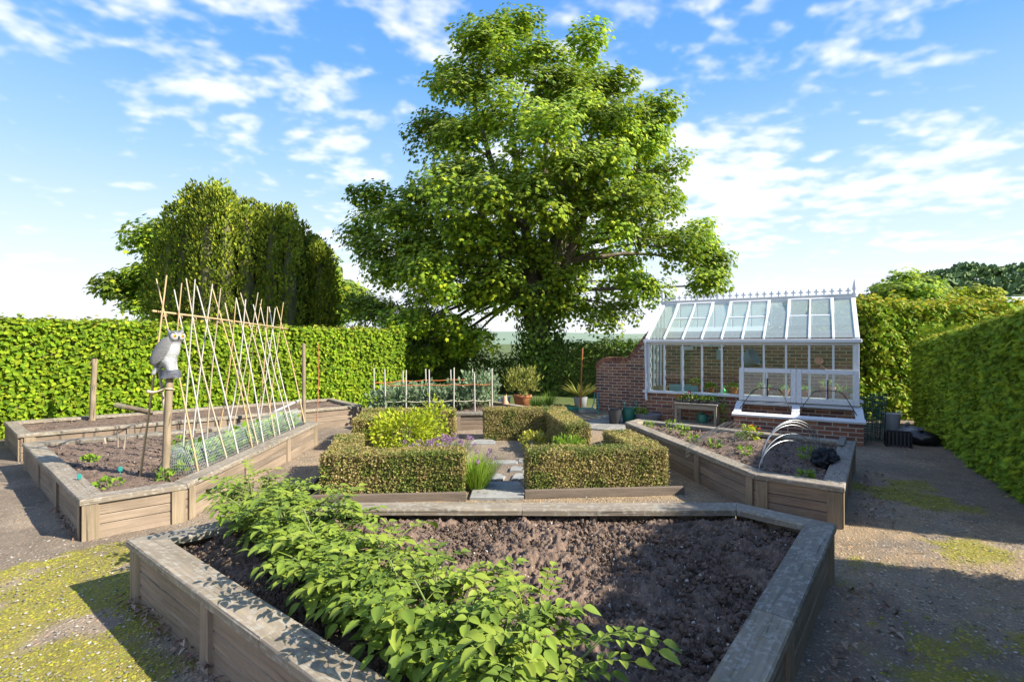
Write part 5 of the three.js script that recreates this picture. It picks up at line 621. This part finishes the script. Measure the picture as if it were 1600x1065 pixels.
tree('holly_tree', 'dark evergreen tree between the beech hedge and the sycamore', [-4.2, 20], at(20)([[545, 450], [600, 440], [680, 440], [720, 480], [735, 560], [700, 600], [560, 600], [525, 540]]), { thick: 1.8, clumps: 110, per: 140, clumpR: 0.6, size: 0.17, leaf: G.lance, trunkR: 0.22, fork: 1.2, seed: 206, pal: PAL.dark, material: M.leafGloss });
tree('field_maple_tree', 'rounded green tree beyond the hedge right of the greenhouse', [26.5, 35], at(35)([[1345, 480], [1350, 445], [1385, 424], [1430, 420], [1465, 432], [1480, 455], [1478, 490], [1345, 490]]), { thick: 2.2, clumps: 90, per: 110, clumpR: 0.85, size: 0.26, trunkR: 0.2, fork: 2, seed: 207 });
tree('field_maple_tree', 'smaller round yellow green tree beyond the hedge, right of the rounded one', [31.8, 36], at(36)([[1480, 490], [1488, 458], [1510, 444], [1535, 446], [1552, 466], [1552, 490]]), { thick: 1.4, clumps: 45, per: 110, clumpR: 0.7, size: 0.24, trunkR: 0.15, fork: 1.8, seed: 208, pal: PAL.gold });
{ // Irish yew: a sheaf of upright columns
  const Zc = 20, t = thing('irish_yew', 'broad dark columnar yew tree above the beech hedge', 'tree', [-10.4, 0, Zc]), r = rng(211), L = new Leaves();
  const prof = [[252, 372], [278, 362], [300, 296], [330, 284], [365, 278], [400, 292], [430, 288], [455, 322], [480, 352], [500, 368], [518, 402]].map(([px, py]) => [((px - 800) / 800) * Zc + 10.4, 1.75 + ((531 - py) / 800) * Zc]);
  const topAt = (x) => { for (let i = 0; i < prof.length - 1; i++) if (x <= prof[i + 1][0]) return lerp(prof[i][1], prof[i + 1][1], clamp((x - prof[i][0]) / (prof[i + 1][0] - prof[i][0]))); return prof[prof.length - 1][1]; };
  part('trunk', rod(new THREE.Vector3(0, -0.1, 0), new THREE.Vector3(0, 2.2, 0), 0.5, 0.4, 10), M.bark, t); const stems = [], cores = [];
  for (let i = 0; i < 38; i++) {
    const x = lerp(prof[0][0] + 0.35, prof[prof.length - 1][0] - 0.3, (i * 0.618 + 0.1 * r()) % 1), z = (r() * 1.7 - 0.7) * 2.0 * Math.sqrt(Math.max(0.05, 1 - (x / 3.6) ** 2)), H = topAt(x) * (1 - 0.035 * Math.abs(z)) - 1.1 * r() * r(), cr = 0.40 + 0.2 * r(); stems.push(rod(new THREE.Vector3(x * 0.15, 0.4, z * 0.15), new THREE.Vector3(x, H * 0.95, z), 0.09, 0.02, 5));
    const tint = 0.7 + 0.55 * r(), m = Math.round(H * 34); cores.push(lathe([[0.01, 0.5], [cr * 0.5, 0.9], [cr * 0.55, H * 0.5], [cr * 0.5, H * 0.7], [cr * 0.22, H * 0.86], [0.01, H * 0.92]], 9).translate(x, 0, z));
    for (let k = 0; k < m; k++) { // bunches of upright sprays round the column
      const y = 0.9 + (H - 1.0) * ((k + r()) / m), a = k * 2.4 + r(), v = y / H, rad = cr * (v > 0.72 ? Math.sqrt(Math.max(0.02, 1 - ((v - 0.72) / 0.28) ** 1.6)) : 0.85 + 0.2 * v) * (0.75 + 0.4 * r()), o = new THREE.Vector3(Math.cos(a), 0, Math.sin(a)), c = new THREE.Vector3(x + o.x * rad, y, z + o.z * rad), bt = tint * (0.75 + 0.5 * r());
      for (let q = 0; q < 14; q++) { const d = rv(r); L.add(c.clone().add(new THREE.Vector3(d.x * 0.12, d.y * 0.17, d.z * 0.12)), new THREE.Vector3(o.x * 0.55, 1, o.z * 0.55).addScaledVector(d, 0.5), o.clone().addScaledVector(rv(r), 0.6), 0.085 + 0.06 * r(), pick(PAL.yew, r, bt)); }
    }
  }
  part('stems', stems, M.bark, t, 'stuff'); part('twigs', cores, M.twig, t, 'stuff'); L.mesh('foliage', G.box, M.needle, t);
}

// ---------------------------------------------------------------- distance: hills, wood, barn roof
{
  const ridge = (name, z, depth, fn, x0, x1, c) => { const nx = 90, nz = 10, pos = [], idx = []; for (let j = 0; j <= nz; j++) for (let i = 0; i <= nx; i++) { const x = lerp(x0, x1, i / nx), v = j / nz; pos.push(x, fn(x) * Math.sin(v * Math.PI * 0.5) - 0.3, -(z + v * depth)); } for (let j = 0; j < nz; j++) for (let i = 0; i < nx; i++) { const a = j * (nx + 1) + i; idx.push(a, a + 1, a + nx + 2, a, a + nx + 2, a + nx + 1); } return structure(name, geo(pos, null, idx), plainMat(c, 1)); };
  ridge('distant_hills', 420, 260, (x) => 10 + 7 * fbm(x * 0.006 + 4, 1, 0, 3), -700, 700, [0.16, 0.22, 0.16]);
  const hillH = (x) => 26 * step(88, 190, x) + 3 * noise(x * 0.05, 2); ridge('wooded_hill', 120, 90, hillH, 70, 330, [0.07, 0.11, 0.03]);
  const L = new Leaves(), r = rng(221), blob = (() => { const gs = [], q = rng(9); for (let i = 0; i < 70; i++) { const d = rv(q); if (d.y < -0.2) d.y *= -1; gs.push(G.round.clone().scale(0.42, 0.42, 0.42).rotateX(q() * 6).rotateY(q() * 6).translate(d.x * 0.8, d.y * 0.75, d.z * 0.8)); } return mergeGeometries(gs.map(plain)); })();
  for (let i = 0; i < 800; i++) { const x = 88 + r() * 210, v = r(), h = hillH(x) * Math.sin(v * Math.PI * 0.5), s = 2.2 + 2.4 * r(); if (h < 6) continue; L.add(V(x, h + s * 0.6, 120 + v * 90), new THREE.Vector3((r() - 0.5) * 0.3, 1, (r() - 0.5) * 0.3), rv(r), s, pick([[0.14, 0.22, 0.085], [0.19, 0.27, 0.09], [0.10, 0.17, 0.08]], r)); }
  L.mesh('far_wood', blob, plainMat([1, 1, 1], 0.9, { side: THREE.DoubleSide }), scene).userData.label = 'distant woodland covering the hillside on the right';
  const b = thing('barn', 'pale roofed barn just showing above the hedge at the right edge', 'building', [66, 0, 66], -0.12); part('wall', box(16, 4.8, 8, 0, 2.4, 0), plainMat([0.4, 0.38, 0.34], 0.9), b); const s = new THREE.Shape([[-4.4, 4.7], [4.4, 4.7], [0, 7.6]].map((q) => new THREE.Vector2(...q))); part('roof', new THREE.ExtrudeGeometry(s, { depth: 17, bevelEnabled: false }).translate(0, 0, -8.5).rotateY(Math.PI / 2), plainMat([0.42, 0.46, 0.50], 0.5), b);
}
shade(scene);
renderer.render(scene, camera);
